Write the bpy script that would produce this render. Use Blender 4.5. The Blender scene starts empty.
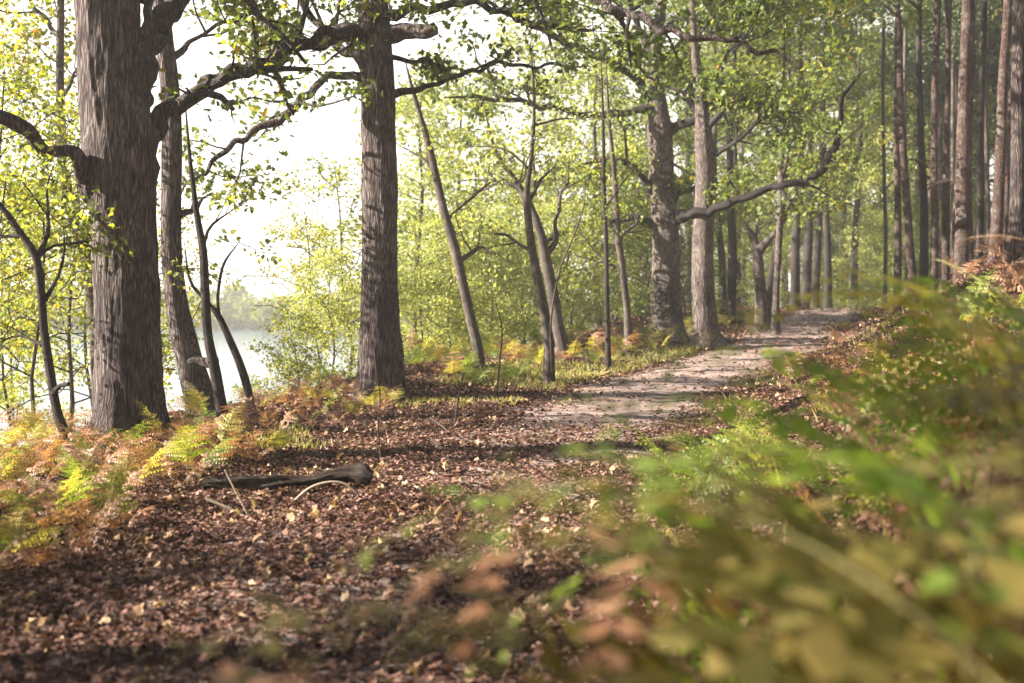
import bpy, math, random
import numpy as np
from mathutils import Vector, noise as mnoise

SC = bpy.context.scene
COL = SC.collection
R = math.radians
F = 1280.0; EYE = 1.5; HZ = 300.0
rng = np.random.default_rng(7)
rnd = random.Random(11)

# ------------------------------------------------------------------ terrain
_tab = np.random.default_rng(3).random((256, 256))
def vnoise(x, y):
    x = np.asarray(x, float); y = np.asarray(y, float)
    xi = np.floor(x).astype(int); yi = np.floor(y).astype(int)
    fx = x - xi; fy = y - yi
    fx = fx*fx*(3-2*fx); fy = fy*fy*(3-2*fy)
    a = _tab[xi & 255, yi & 255]; b = _tab[(xi+1) & 255, yi & 255]
    c = _tab[xi & 255, (yi+1) & 255]; d = _tab[(xi+1) & 255, (yi+1) & 255]
    return (a*(1-fx)+b*fx)*(1-fy) + (c*(1-fx)+d*fx)*fy - .5
_PY = [-60, -2, 4, 8, 13, 17, 20, 24, 27, 31, 35, 45, 60, 90, 200, 600]
_PX = [-10, -2.0, -1.3, -.7, .3, 1.3, 2.2, 3.8, 5.1, 6.4, 7.6, 11.35, 18, 34, 95, 300]
_PZ = [.3, .05, .02, 0, -.02, .06, .17, .3, .38, .52, .78, 1.2, .8, -.2, -.5, -.5]
_fy = np.linspace(-60, 600, 1321)
def _smooth(v, k):
    p = np.pad(v, k, mode='edge'); return np.convolve(p, np.ones(2*k+1)/(2*k+1), mode='valid')
_fx = _smooth(np.interp(_fy, _PY, _PX), 3); _fz = _smooth(np.interp(_fy, _PY, _PZ), 3)
def pathx(y): return np.interp(y, _fy, _fx)
def pathz(y): return np.interp(y, _fy, _fz)
LAKE = -2.9
def ground(x, y):
    x = np.asarray(x, float); y = np.asarray(y, float)
    u = x - pathx(y); z = pathz(y)
    e = np.maximum(u-1.45, 0)
    bank = np.where(e < 9, .55*np.sqrt(e*e+.3)-.55*math.sqrt(.3), .55*(9-.54)+.2*(e-9))
    bank = np.minimum(bank, 12+0*e)
    l = np.maximum(-u-1.5, 0)
    left = .03*np.clip(l/1.3, 0, 1)*np.clip((4.6-l)/1.5, 0, 1)
    d = np.maximum(l-3.3, 0)
    left = left - np.minimum(.55*np.sqrt(d*d+.4)-.55*math.sqrt(.4), 5.4)
    rr = np.sqrt(x*x+y*y)
    far = np.clip((rr-170)/60, 0, 1)**1.2*5*(u < -8)
    z = z+bank+left+far
    a = np.clip(np.abs(u)/1.4, .35, 1)
    z = z + .16*a*vnoise(x*.45+9, y*.45) + .07*a*vnoise(x*1.3, y*1.3+5) + .035*vnoise(x*4, y*4) + .018*vnoise(x*11, y*11)
    return z
def gz(x, y): return float(ground(x, y))
def at(px, py, Y): return np.array([(px-512)/F*Y, Y, EYE+(HZ-py)/F*Y])

# ------------------------------------------------------------------ mesh helpers
class MB:
    def __init__(s): s.v = []; s.q = []; s.m = []; s.n = 0
    def add(s, V, Fc, mat=0):
        V = np.asarray(V, float).reshape(-1, 3); Fc = np.asarray(Fc, int)
        if len(Fc) == 0: return
        s.v.append(V); s.q.append(Fc+s.n); s.m.append(np.full(len(Fc), mat)); s.n += len(V)
    def mesh(s, name, mats, smooth=False):
        me = bpy.data.meshes.new(name)
        if s.v:
            V = np.concatenate(s.v)
            me.vertices.add(len(V)); me.vertices.foreach_set('co', V.ravel())
            tot = np.concatenate([np.full(len(f), f.shape[1]) for f in s.q])
            loops = np.concatenate([f.ravel() for f in s.q])
            me.loops.add(len(loops)); me.loops.foreach_set('vertex_index', loops.astype(np.int32))
            st = np.concatenate([[0], np.cumsum(tot)[:-1]]).astype(np.int32)
            me.polygons.add(len(tot)); me.polygons.foreach_set('loop_start', st)
            me.polygons.foreach_set('material_index', np.concatenate(s.m).astype(np.int32))
            me.polygons.foreach_set('use_smooth', np.full(len(tot), smooth))
            me.update(calc_edges=True)
        for m in mats: me.materials.append(m)
        return me
def link(name, me, parent=None, loc=(0, 0, 0)):
    o = bpy.data.objects.new(name, me); COL.objects.link(o); o.location = loc
    if parent is not None: o.parent = parent
    return o
def tag(o, label, cat, group=None):
    o['label'] = label; o['category'] = cat
    if group: o['group'] = group
    return o
def dup(root, loc, rz=0, sc=(1, 1, 1), tilt=(0, 0)):
    r = root.copy(); COL.objects.link(r); r.location = loc; r.rotation_euler = (tilt[0], tilt[1], rz); r.scale = sc
    for ch in list(root.children):
        c = ch.copy(); COL.objects.link(c); c.parent = r
        for g in list(ch.children):
            d = g.copy(); COL.objects.link(d); d.parent = c
    return r

def smooth_path(pts, rad, step):
    pts = np.asarray(pts, float); rad = np.asarray(rad, float)
    P = np.vstack([2*pts[0]-pts[1], pts, 2*pts[-1]-pts[-2]])
    out = []; ro = []
    for i in range(len(pts)-1):
        p0, p1, p2, p3 = P[i], P[i+1], P[i+2], P[i+3]
        n = max(1, int(np.linalg.norm(p2-p1)/step))
        for k in range(n):
            t = k/n
            out.append(.5*((2*p1)+(-p0+p2)*t+(2*p0-5*p1+4*p2-p3)*t*t+(-p0+3*p1-3*p2+p3)*t**3))
            ro.append(rad[i]*(1-t)+rad[i+1]*t)
    out.append(pts[-1]); ro.append(rad[-1])
    return np.array(out), np.array(ro)

def tube(mb, P, Rr, ns=8, rough=0., ridge=0., seed=0, mat=0, flare=0., lump=0.):
    n = len(P)
    T = np.gradient(P, axis=0); T /= np.linalg.norm(T, axis=1)[:, None]+1e-9
    ref = np.array([0, 0, 1.]) if abs(T[0][2]) < .9 else np.array([0, 1., 0])
    a = np.cross(T[0], ref); a /= np.linalg.norm(a)
    V = np.zeros((n, ns, 3)); th = np.arange(ns)*2*math.pi/ns
    L = np.concatenate([[0], np.cumsum(np.linalg.norm(np.diff(P, axis=0), axis=1))])
    for i in range(n):
        a = a-T[i]*np.dot(a, T[i]); a /= np.linalg.norm(a)
        b = np.cross(T[i], a)
        r = np.full(ns, Rr[i])
        if ridge or rough:
            cx = np.cos(th); cy = np.sin(th); s = L[i]
            for j in range(ns):
                w = mnoise.noise((cx[j]*1.3+seed, cy[j]*1.3, s*.8))*lump
                if ridge:
                    g = mnoise.noise((cx[j]*7+seed, cy[j]*7, s*1.6+seed))
                    g2 = mnoise.noise((cx[j]*15+seed, cy[j]*15, s*4.5))
                    w += ridge*(abs(g)*1.6-.35+abs(g2)*.8)
                if rough: w += rough*mnoise.noise((cx[j]*2+seed, cy[j]*2, s*3))
                r[j] *= (1+w)
        if flare:
            f = flare*2.3*math.exp(-L[i]/.42)
            r = r*(1+f*(1+.45*np.sin(th*5+seed)))
        V[i] = P[i]+np.outer(np.cos(th)*r, a)+np.outer(np.sin(th)*r, b)
    idx = np.arange(n*ns).reshape(n, ns)
    A = idx[:-1]; B = np.roll(idx, -1, axis=1)[:-1]; C = np.roll(idx, -1, axis=1)[1:]; D = idx[1:]
    q = np.stack([A, B, C, D], -1).reshape(-1, 4)
    mb.add(V.reshape(-1, 3), q, mat)
    # end caps
    for e, i in ((0, 0), (1, n-1)):
        ctr = P[i]+(T[i] if e else -T[i])*Rr[i]*.35
        W = np.vstack([V[i], ctr]); k = np.arange(ns)
        f = np.stack([k, (k+1) % ns, np.full(ns, ns)], -1)
        if not e: f = f[:, ::-1]
        mb.add(W, f, mat)

def unit(v): return v/(np.linalg.norm(v, axis=-1, keepdims=True)+1e-9)
HEXL = np.array([[0, 0], [.30, .24], [.62, .34], [1, .02], [.64, -.33], [.32, -.22]])
LOBE = np.array([[0, 0], [.22, .12], [.34, .26], [.46, .15], [.66, .34], [.78, .18], [1, .02], [.80, -.17], [.68, -.33], [.47, -.16], [.33, -.25], [.2, -.12]])
DIAM = np.array([[0, 0], [.5, .32], [1, 0], [.5, -.32]])
def leaves(mb, C, size, bias=1.2, shape=HEXL, mat=0, g=rng, curl=.25, var=.35):
    n = len(C)
    if n == 0: return
    N = unit(g.normal(size=(n, 3))+np.array([0, 0, bias]))
    D = g.normal(size=(n, 3)); D = unit(D-N*(D*N).sum(1)[:, None])
    S = np.cross(N, D); sz = size*(1+g.uniform(-var, var, n))
    k = len(shape)
    V = C[:, None, :]+sz[:, None, None]*(shape[None, :, 0, None]*D[:, None, :]+shape[None, :, 1, None]*S[:, None, :]*g.uniform(.8, 1.2, n)[:, None, None])
    cu = (np.abs(shape[:, 1])*1.1-(shape[:, 0]-.5)**2*.8)*curl
    V = V+sz[:, None, None]*cu[None, :, None]*N[:, None, :]
    mb.add(V.reshape(-1, 3), np.arange(n*k).reshape(n, k), mat)

# ------------------------------------------------------------------ materials
def newmat(name):
    m = bpy.data.materials.new(name); m.use_nodes = True
    nt = m.node_tree; nt.nodes.clear()
    return m, nt, nt.nodes, nt.links
def ramp(nd, cols, interp='LINEAR'):
    r = nd.new('ShaderNodeValToRGB'); cr = r.color_ramp; cr.interpolation = interp
    while len(cr.elements) < len(cols): cr.elements.new(.5)
    for e, (p, c) in zip(cr.elements, cols): e.position = p; e.color = (*c, 1)
    return r
def leaf_mat(name, cols, trans=.5, tboost=1.3, gloss=.35, rough=.45):
    m, nt, nd, lk = newmat(name)
    geo = nd.new('ShaderNodeNewGeometry'); oi = nd.new('ShaderNodeObjectInfo')
    tc = nd.new('ShaderNodeTexCoord'); nz = nd.new('ShaderNodeTexNoise'); nz.inputs['Scale'].default_value = .9
    lk.new(tc.outputs['Object'], nz.inputs['Vector'])
    ad = nd.new('ShaderNodeMath'); ad.operation = 'MULTIPLY_ADD'; ad.inputs[1].default_value = .62
    lk.new(geo.outputs['Random Per Island'], ad.inputs[0])
    a2 = nd.new('ShaderNodeMath'); a2.operation = 'MULTIPLY_ADD'; a2.inputs[1].default_value = .9; a2.inputs[2].default_value = -.36
    lk.new(nz.outputs['Fac'], a2.inputs[0])
    a3 = nd.new('ShaderNodeMath'); a3.operation = 'MULTIPLY_ADD'; a3.inputs[1].default_value = .2
    lk.new(oi.outputs['Random'], a3.inputs[0]); lk.new(a2.outputs[0], a3.inputs[2]); lk.new(a3.outputs[0], ad.inputs[2])
    r = ramp(nd, cols); lk.new(ad.outputs[0], r.inputs['Fac'])
    p = nd.new('ShaderNodeBsdfPrincipled'); lk.new(r.outputs[0], p.inputs['Base Color'])
    p.inputs['Roughness'].default_value = rough; p.inputs['Specular IOR Level'].default_value = gloss
    t = nd.new('ShaderNodeBsdfTranslucent')
    mx = nd.new('ShaderNodeMix'); mx.data_type = 'RGBA'; mx.blend_type = 'MULTIPLY'; mx.inputs['Factor'].default_value = 1
    lk.new(r.outputs[0], mx.inputs[6]); mx.inputs[7].default_value = (tboost*1.15, tboost*1.1, tboost*.55, 1)
    lk.new(mx.outputs[2], t.inputs['Color'])
    ms = nd.new('ShaderNodeMixShader'); ms.inputs[0].default_value = trans
    lk.new(p.outputs[0], ms.inputs[1]); lk.new(t.outputs[0], ms.inputs[2])
    o = nd.new('ShaderNodeOutputMaterial'); lk.new(ms.outputs[0], o.inputs['Surface'])
    return m
def bark_mat(name, dark, mid, light, sc=1., lichen=.0, stretch=.16, bump=.6, patch=.5):
    m, nt, nd, lk = newmat(name)
    tc = nd.new('ShaderNodeTexCoord'); mp = nd.new('ShaderNodeMapping'); mp.inputs['Scale'].default_value = (1, 1, stretch)
    lk.new(tc.outputs['Object'], mp.inputs[0])
    wn = nd.new('ShaderNodeTexNoise'); wn.inputs['Scale'].default_value = 4*sc; wn.inputs['Detail'].default_value = 3
    lk.new(mp.outputs[0], wn.inputs['Vector'])
    mm = nd.new('ShaderNodeMix'); mm.data_type = 'RGBA'; mm.blend_type = 'LINEAR_LIGHT'; mm.inputs['Factor'].default_value = .13
    lk.new(mp.outputs[0], mm.inputs[6]); lk.new(wn.outputs['Color'], mm.inputs[7])
    vo = nd.new('ShaderNodeTexVoronoi'); vo.feature = 'DISTANCE_TO_EDGE'; vo.inputs['Scale'].default_value = 40*sc
    lk.new(mm.outputs[2], vo.inputs['Vector'])
    n2 = nd.new('ShaderNodeTexNoise'); n2.inputs['Scale'].default_value = 55*sc; n2.inputs['Detail'].default_value = 6; n2.inputs['Roughness'].default_value = .7
    lk.new(mp.outputs[0], n2.inputs['Vector'])
    h = nd.new('ShaderNodeMapRange'); h.inputs[2].default_value = .28; h.interpolation_type = 'SMOOTHSTEP'
    h.inputs[1].default_value = 0; h.inputs[2].default_value = .3
    lk.new(vo.outputs['Distance'], h.inputs[0])
    hm = nd.new('ShaderNodeMath'); hm.operation = 'MULTIPLY_ADD'; hm.inputs[1].default_value = .5
    lk.new(h.outputs[0], hm.inputs[0]); 
    n2s = nd.new('ShaderNodeMath'); n2s.operation = 'MULTIPLY_ADD'; n2s.inputs[1].default_value = 1.5; n2s.inputs[2].default_value = -.45
    lk.new(n2.outputs['Fac'], n2s.inputs[0]); lk.new(n2s.outputs[0], hm.inputs[2])
    r = ramp(nd, [(.05, dark), (.45, mid), (.95, light)]); lk.new(hm.outputs[0], r.inputs['Fac'])
    # big pale lichen patches
    n3 = nd.new('ShaderNodeTexNoise'); n3.inputs['Scale'].default_value = 2.6*sc; n3.inputs['Detail'].default_value = 7; n3.inputs['Roughness'].default_value = .68
    lk.new(tc.outputs['Object'], n3.inputs['Vector'])
    r3 = ramp(nd, [(.5, (0, 0, 0)), (.68, (1, 1, 1))]); lk.new(n3.outputs['Fac'], r3.inputs['Fac'])
    f3 = nd.new('ShaderNodeMath'); f3.operation = 'MULTIPLY'; f3.inputs[1].default_value = patch; lk.new(r3.outputs[0], f3.inputs[0])
    mx = nd.new('ShaderNodeMix'); mx.data_type = 'RGBA'; lk.new(f3.outputs[0], mx.inputs['Factor'])
    lk.new(r.outputs[0], mx.inputs[6]); mx.inputs[7].default_value = (.24, .235, .20, 1)
    p = nd.new('ShaderNodeBsdfPrincipled'); p.inputs['Roughness'].default_value = .9; p.inputs['Specular IOR Level'].default_value = .15
    n5 = nd.new('ShaderNodeTexNoise'); n5.inputs['Scale'].default_value = 1.1; n5.inputs['Detail'].default_value = 5; n5.inputs['Roughness'].default_value = .6
    lk.new(tc.outputs['Object'], n5.inputs['Vector'])
    r5 = ramp(nd, [(.3, (.5, .46, .48)), (.5, (.95, .95, .92)), (.7, (1.35, 1.3, 1.2))]); lk.new(n5.outputs['Fac'], r5.inputs['Fac'])
    m5 = nd.new('ShaderNodeMix'); m5.data_type = 'RGBA'; m5.blend_type = 'MULTIPLY'; m5.inputs['Factor'].default_value = 1; m5.clamp_result = False
    lk.new(mx.outputs[2], m5.inputs[6]); lk.new(r5.outputs[0], m5.inputs[7])
    lk.new(m5.outputs[2], p.inputs['Base Color'])
    b = nd.new('ShaderNodeBump'); b.inputs['Strength'].default_value = bump; b.inputs['Distance'].default_value = .03/sc
    lk.new(hm.outputs[0], b.inputs['Height']); lk.new(b.outputs[0], p.inputs['Normal'])
    o = nd.new('ShaderNodeOutputMaterial'); lk.new(p.outputs[0], o.inputs['Surface'])
    return m
M = {}
M['bark_oak'] = bark_mat('bark_oak', (.012, .009, .011), (.07, .051, .05), (.22, .175, .165), 1.0, 0, .10, 1., .22)
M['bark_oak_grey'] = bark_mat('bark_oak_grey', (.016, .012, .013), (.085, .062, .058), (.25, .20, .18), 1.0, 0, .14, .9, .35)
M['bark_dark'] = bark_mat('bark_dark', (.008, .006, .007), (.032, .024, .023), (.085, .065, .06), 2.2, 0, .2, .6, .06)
M['bark_young'] = bark_mat('bark_young', (.02, .015, .014), (.065, .048, .042), (.16, .13, .115), 2.4, .3, .3, .5, .28)
M['bark_pine'] = bark_mat('bark_pine', (.01, .007, .007), (.05, .029, .025), (.17, .115, .10), 1.3, 0, .22, .8, .5)
M['bark_shaded'] = bark_mat('bark_shaded', (.004, .003, .004), (.016, .012, .012), (.045, .034, .032), 2.0, 0, .2, .7, .03)  # near-black tone carries the shade on the sweeping oak limb
M['wood_shaded'] = bark_mat('wood_shaded', (.008, .005, .005), (.035, .022, .018), (.09, .065, .05), 2.6, 0, .35, .9, .25)  # log wood darkened to stand for the shade it lies in
M['wood_dead'] = bark_mat('wood_dead', (.025, .018, .018), (.075, .052, .045), (.17, .13, .11), 2.0, 0, .2, .8, .12)
M['twig_pale'] = bark_mat('twig_pale', (.18, .14, .10), (.38, .30, .23), (.55, .47, .38), 3, 0, .2, .3, .3)
M['leaf_oak'] = leaf_mat('leaf_oak', [(0, (.05, .075, .02)), (.45, (.105, .14, .034)), (.75, (.19, .21, .045)), (.88, (.30, .26, .045)), (1, (.34, .15, .045))], .5)
M['leaf_yellow'] = leaf_mat('leaf_yellow', [(0, (.09, .12, .025)), (.4, (.17, .20, .035)), (.75, (.31, .30, .045)), (.95, (.46, .30, .05)), (1, (.42, .16, .04))], .55)
M['leaf_green'] = leaf_mat('leaf_green', [(0, (.06, .08, .02)), (.5, (.12, .15, .034)), (.85, (.22, .235, .045)), (1, (.32, .34, .05))], .5)
M['leaf_pale'] = leaf_mat('leaf_pale', [(0, (.16, .19, .07)), (.5, (.27, .30, .10)), (.85, (.38, .38, .12)), (1, (.44, .37, .12))], .5)
M['needle'] = leaf_mat('needle', [(0, (.03, .05, .02)), (.6, (.06, .09, .03)), (1, (.12, .12, .04))], .25)
M['fern_green'] = leaf_mat('fern_green', [(0, (.075, .12, .02)), (.5, (.15, .21, .03)), (1, (.30, .32, .05))], .5)
M['fern_yellow'] = leaf_mat('fern_yellow', [(0, (.18, .19, .03)), (.5, (.33, .30, .06)), (1, (.45, .34, .12))], .5)
M['fern_brown'] = leaf_mat('fern_brown', [(0, (.09, .045, .03)), (.5, (.22, .115, .07)), (1, (.40, .25, .16))], .35)
M['fern_rust'] = leaf_mat('fern_rust', [(0, (.15, .065, .035)), (.5, (.33, .155, .08)), (1, (.48, .29, .17))], .35)
M['litter'] = leaf_mat('litter', [(0, (.03, .014, .012)), (.4, (.085, .04, .03)), (.68, (.18, .095, .068)), (.88, (.36, .22, .165)), (1, (.54, .41, .33))], .12, 1.0, .15, .7)
M['litter_tan'] = leaf_mat('litter_tan', [(0, (.16, .085, .04)), (.5, (.33, .21, .12)), (.85, (.5, .38, .24)), (1, (.42, .36, .10))], .2, 1., .2, .6)
M['fern_bright'] = leaf_mat('fern_bright', [(0, (.10, .17, .03)), (.5, (.20, .29, .05)), (1, (.36, .40, .08))], .6, 1.6)
M['fern_olive'] = leaf_mat('fern_olive', [(0, (.06, .055, .015)), (.5, (.14, .12, .03)), (1, (.26, .19, .06))], .5)
M['grass'] = leaf_mat('grass', [(0, (.10, .12, .03)), (.4, (.24, .23, .07)), (1, (.44, .37, .18))], .4)

def simple(name, col, rough=.7):
    m, nt, nd, lk = newmat(name); p = nd.new('ShaderNodeBsdfPrincipled'); o = nd.new('ShaderNodeOutputMaterial')
    tc = nd.new('ShaderNodeTexCoord'); nz = nd.new('ShaderNodeTexNoise'); nz.inputs['Scale'].default_value = 30
    lk.new(tc.outputs['Object'], nz.inputs['Vector'])
    r = ramp(nd, [(.3, tuple(c*.6 for c in col)), (.7, tuple(min(1, c*1.3) for c in col))]); lk.new(nz.outputs['Fac'], r.inputs[0])
    lk.new(r.outputs[0], p.inputs['Base Color']); p.inputs['Roughness'].default_value = rough; p.inputs['Specular IOR Level'].default_value = .3
    lk.new(p.outputs[0], o.inputs['Surface']); return m
M['stalk_olive'] = simple('stalk_olive', (.13, .11, .04)); M['stalk_green'] = simple('stalk_green', (.30, .30, .09)); M['stalk_brown'] = simple('stalk_brown', (.30, .19, .10))

def ground_mat(name, cols, cell, cellmix, cellcols, bumpd=.03, patch=None):
    m, nt, nd, lk = newmat(name)
    tc = nd.new('ShaderNodeTexCoord')
    n1 = nd.new('ShaderNodeTexNoise'); n1.inputs['Scale'].default_value = 1.4; n1.inputs['Detail'].default_value = 9; n1.inputs['Roughness'].default_value = .72
    lk.new(tc.outputs['Object'], n1.inputs['Vector'])
    r1 = ramp(nd, cols); lk.new(n1.outputs['Fac'], r1.inputs['Fac'])
    v = nd.new('ShaderNodeTexVoronoi'); v.inputs['Scale'].default_value = cell; lk.new(tc.outputs['Object'], v.inputs['Vector'])
    sep = nd.new('ShaderNodeSeparateColor'); lk.new(v.outputs['Color'], sep.inputs[0])
    r2 = ramp(nd, cellcols); lk.new(sep.outputs[0], r2.inputs['Fac'])
    n2 = nd.new('ShaderNodeTexNoise'); n2.inputs['Scale'].default_value = 3.2; n2.inputs['Detail'].default_value = 6; lk.new(tc.outputs['Object'], n2.inputs['Vector'])
    rm = ramp(nd, [(.42, (0, 0, 0)), (.58, (1, 1, 1))]); lk.new(n2.outputs['Fac'], rm.inputs[0])
    mu = nd.new('ShaderNodeMath'); mu.operation = 'MULTIPLY'; mu.inputs[1].default_value = cellmix; lk.new(rm.outputs[0], mu.inputs[0])
    mx = nd.new('ShaderNodeMix'); mx.data_type = 'RGBA'; lk.new(mu.outputs[0], mx.inputs['Factor']); lk.new(r1.outputs[0], mx.inputs[6]); lk.new(r2.outputs[0], mx.inputs[7])
    p = nd.new('ShaderNodeBsdfPrincipled'); p.inputs['Roughness'].default_value = .92; p.inputs['Specular IOR Level'].default_value = .2
    last = mx.outputs[2]
    if patch:
        n4 = nd.new('ShaderNodeTexNoise'); n4.inputs['Scale'].default_value = .55; n4.inputs['Detail'].default_value = 6; n4.inputs['Roughness'].default_value = .65
        lk.new(tc.outputs['Object'], n4.inputs['Vector'])
        r4 = ramp(nd, [(.5, (0, 0, 0)), (.62, (1, 1, 1))]); lk.new(n4.outputs['Fac'], r4.inputs[0])
        m4 = nd.new('ShaderNodeMix'); m4.data_type = 'RGBA'; lk.new(r4.outputs[0], m4.inputs['Factor']); lk.new(last, m4.inputs[6]); m4.inputs[7].default_value = (*patch, 1)
        last = m4.outputs[2]
    lk.new(last, p.inputs['Base Color'])
    n3 = nd.new('ShaderNodeTexNoise'); n3.inputs['Scale'].default_value = 22; n3.inputs['Detail'].default_value = 6; n3.inputs['Roughness'].default_value = .7; lk.new(tc.outputs['Object'], n3.inputs['Vector'])
    b = nd.new('ShaderNodeBump'); b.inputs['Strength'].default_value = .8; b.inputs['Distance'].default_value = bumpd
    lk.new(n3.outputs['Fac'], b.inputs['Height']); lk.new(b.outputs[0], p.inputs['Normal'])
    o = nd.new('ShaderNodeOutputMaterial'); lk.new(p.outputs[0], o.inputs['Surface']); return m
LC = [(0, (.05, .028, .022)), (.4, (.16, .085, .055)), (.75, (.28, .17, .11)), (1, (.42, .30, .21))]
M['forest_floor'] = ground_mat('forest_floor', [(.3, (.05, .03, .024)), (.5, (.115, .068, .046)), (.7, (.20, .125, .085))], 16, .7, LC)
M['path'] = ground_mat('path_dirt', [(.3, (.11, .075, .065)), (.5, (.22, .162, .142)), (.7, (.36, .285, .255))], 22, .5, LC, .02, None)

def water_mat():
    m, nt, nd, lk = newmat('lake_water')
    p = nd.new('ShaderNodeBsdfPrincipled'); p.inputs['Base Color'].default_value = (.10, .14, .16, 1); p.inputs['Roughness'].default_value = .14
    p.inputs['IOR'].default_value = 1.33; p.inputs['Specular IOR Level'].default_value = 1.0
    tc = nd.new('ShaderNodeTexCoord'); n = nd.new('ShaderNodeTexNoise'); n.inputs['Scale'].default_value = 1.1; n.inputs['Detail'].default_value = 5
    lk.new(tc.outputs['Object'], n.inputs['Vector'])
    b = nd.new('ShaderNodeBump'); b.inputs['Strength'].default_value = .35; b.inputs['Distance'].default_value = .07
    lk.new(n.outputs['Fac'], b.inputs['Height']); lk.new(b.outputs[0], p.inputs['Normal'])
    o = nd.new('ShaderNodeOutputMaterial'); lk.new(p.outputs[0], o.inputs['Surface']); return m
M['water'] = water_mat()

# ------------------------------------------------------------------ ground, path, lake
def grid_mesh(name, xs, ys, zf, mat, smooth=True):
    X, Y = np.meshgrid(xs, ys); Z = zf(X, Y)
    V = np.stack([X, Y, Z], -1).reshape(-1, 3)
    idx = np.arange(X.size).reshape(X.shape)
    q = np.stack([idx[:-1, :-1], idx[:-1, 1:], idx[1:, 1:], idx[1:, :-1]], -1).reshape(-1, 4)
    mb = MB(); mb.add(V, q); return link(name, mb.mesh(name, [mat], smooth))
def spaced(*segs):
    out = []
    for a, b, s in segs: out += list(np.arange(a, b, s))
    out.append(segs[-1][1]); return np.array(out)
xs = spaced((-900, -200, 60), (-200, -60, 14), (-60, -16, 2.), (-16, -9, .35), (-9, 14, .11), (14, 26, .5), (26, 60, 2.), (60, 200, 14), (200, 900, 60))
ys = spaced((-60, -4, 2.), (-4, 2, .3), (2, 22, .11), (22, 50, .22), (50, 80, .8), (80, 200, 6), (200, 900, 50))
g = grid_mesh('ground', xs, ys, ground, M['forest_floor']); g['kind'] = 'structure'
# path sheet, its rim dipping just under the leaf mould
ss = np.arange(-4, 62, .12); wn = np.linspace(-1, 1, 31)
S, W = np.meshgrid(ss, wn, indexing='ij')
hw = 1.45+.3*np.clip((22-S)/12, 0, 1)
Wd = W*(hw+.35*vnoise(S*.8, W*0+3)*1.2+.25*vnoise(S*3, W*0+8))
PXg = pathx(S)+.12+Wd; PZ = ground(PXg, S)+.022-.05*np.abs(W)**3+.022*vnoise(PXg*5, S*5)
idx = np.arange(S.size).reshape(S.shape)
q = np.stack([idx[:-1, :-1], idx[:-1, 1:], idx[1:, 1:], idx[1:, :-1]], -1).reshape(-1, 4)
mb = MB(); mb.add(np.stack([PXg, S, PZ], -1).reshape(-1, 3), q)
p = link('path', mb.mesh('path', [M['path']], True)); p['kind'] = 'structure'
lk_ = grid_mesh('lake_water', spaced((-900, 320, 122)), spaced((-60, 900, 96)), lambda X, Y: X*0+LAKE, M['water']); lk_['kind'] = 'structure'

# fallen leaves: dense close by, thinning with distance, sparse on the trodden middle
def scatter(n, y0, y1, u0, u1, keep):
    Y = rng.uniform(y0, y1, n); U = rng.uniform(u0, u1, n); X = pathx(Y)+U
    k = (rng.random(n) < keep(X, Y, U)) & (np.abs(X) < Y*.46+1.5)
    return X[k], Y[k]
mb = MB()
def onpath(X, Y, U):
    far = np.clip((Y-10.5)/5, 0, 1)
    c = np.clip((1-np.abs(U-.1)/1.55)*1.9, 0, 1)
    n = vnoise(X*.9, Y*.9)+.6*vnoise(X*2.5, Y*2.5+7)
    return np.clip((1-far*c*.93)*np.clip(.9+n*(.5+1.6*c), np.where(Y < 10, .7, .12), 1), .03, 1)
for (n, a, b, sz, shp) in ((150000, 2.5, 9.5, .053, LOBE), (110000, 9, 16, .048, HEXL), (75000, 16, 26, .06, DIAM), (50000, 26, 46, .085, DIAM)):
    X, Y = scatter(n, a, b, -5.2, 5.5, onpath)
    C = np.stack([X, Y, ground(X, Y)+.018+.022*rng.random(len(X))], -1)
    leaves(mb, C, sz, 3.4, shp, curl=.5, var=.55)
for (n, a, b, sz) in ((2200, 3, 10, .075), (1800, 10, 20, .08), (900, 20, 34, .1)):
    X, Y = scatter(n, a, b, -5, 5, onpath)
    C = np.stack([X, Y, ground(X, Y)+.035+.02*rng.random(len(X))], -1)
    leaves(mb, C, sz, 1.6, LOBE, curl=.8, var=.5, mat=1)
o = link('fallen_leaves', mb.mesh('fallen_leaves', [M['litter'], M['litter_tan']])); o['kind'] = 'stuff'
o['label'] = 'brown and tan fallen leaves covering the ground beside the path'
# small litter twigs
mb = MB()
X, Y = scatter(650, 4, 20, -4.5, 4, lambda x, y, u: np.where((np.abs(u) < 1.2) & (y > 10), .08, 1.))
for x, y in zip(X, Y):
    a = rnd.uniform(0, 6.28); L = rnd.uniform(.08, .35); z = gz(x, y)+.03
    P = np.array([[x, y, z], [x+math.cos(a)*L*.5, y+math.sin(a)*L*.5, z+rnd.uniform(.0, .04)], [x+math.cos(a)*L, y+math.sin(a)*L, z+rnd.uniform(-.01, .03)]])
    tube(mb, P, np.array([.004, .004, .002])*rnd.uniform(.5, 1.3), 4)
o = link('small_twigs', mb.mesh('small_twigs', [M['wood_dead']])); o['kind'] = 'stuff'; o['label'] = 'small dark twigs scattered among the fallen leaves'
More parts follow.
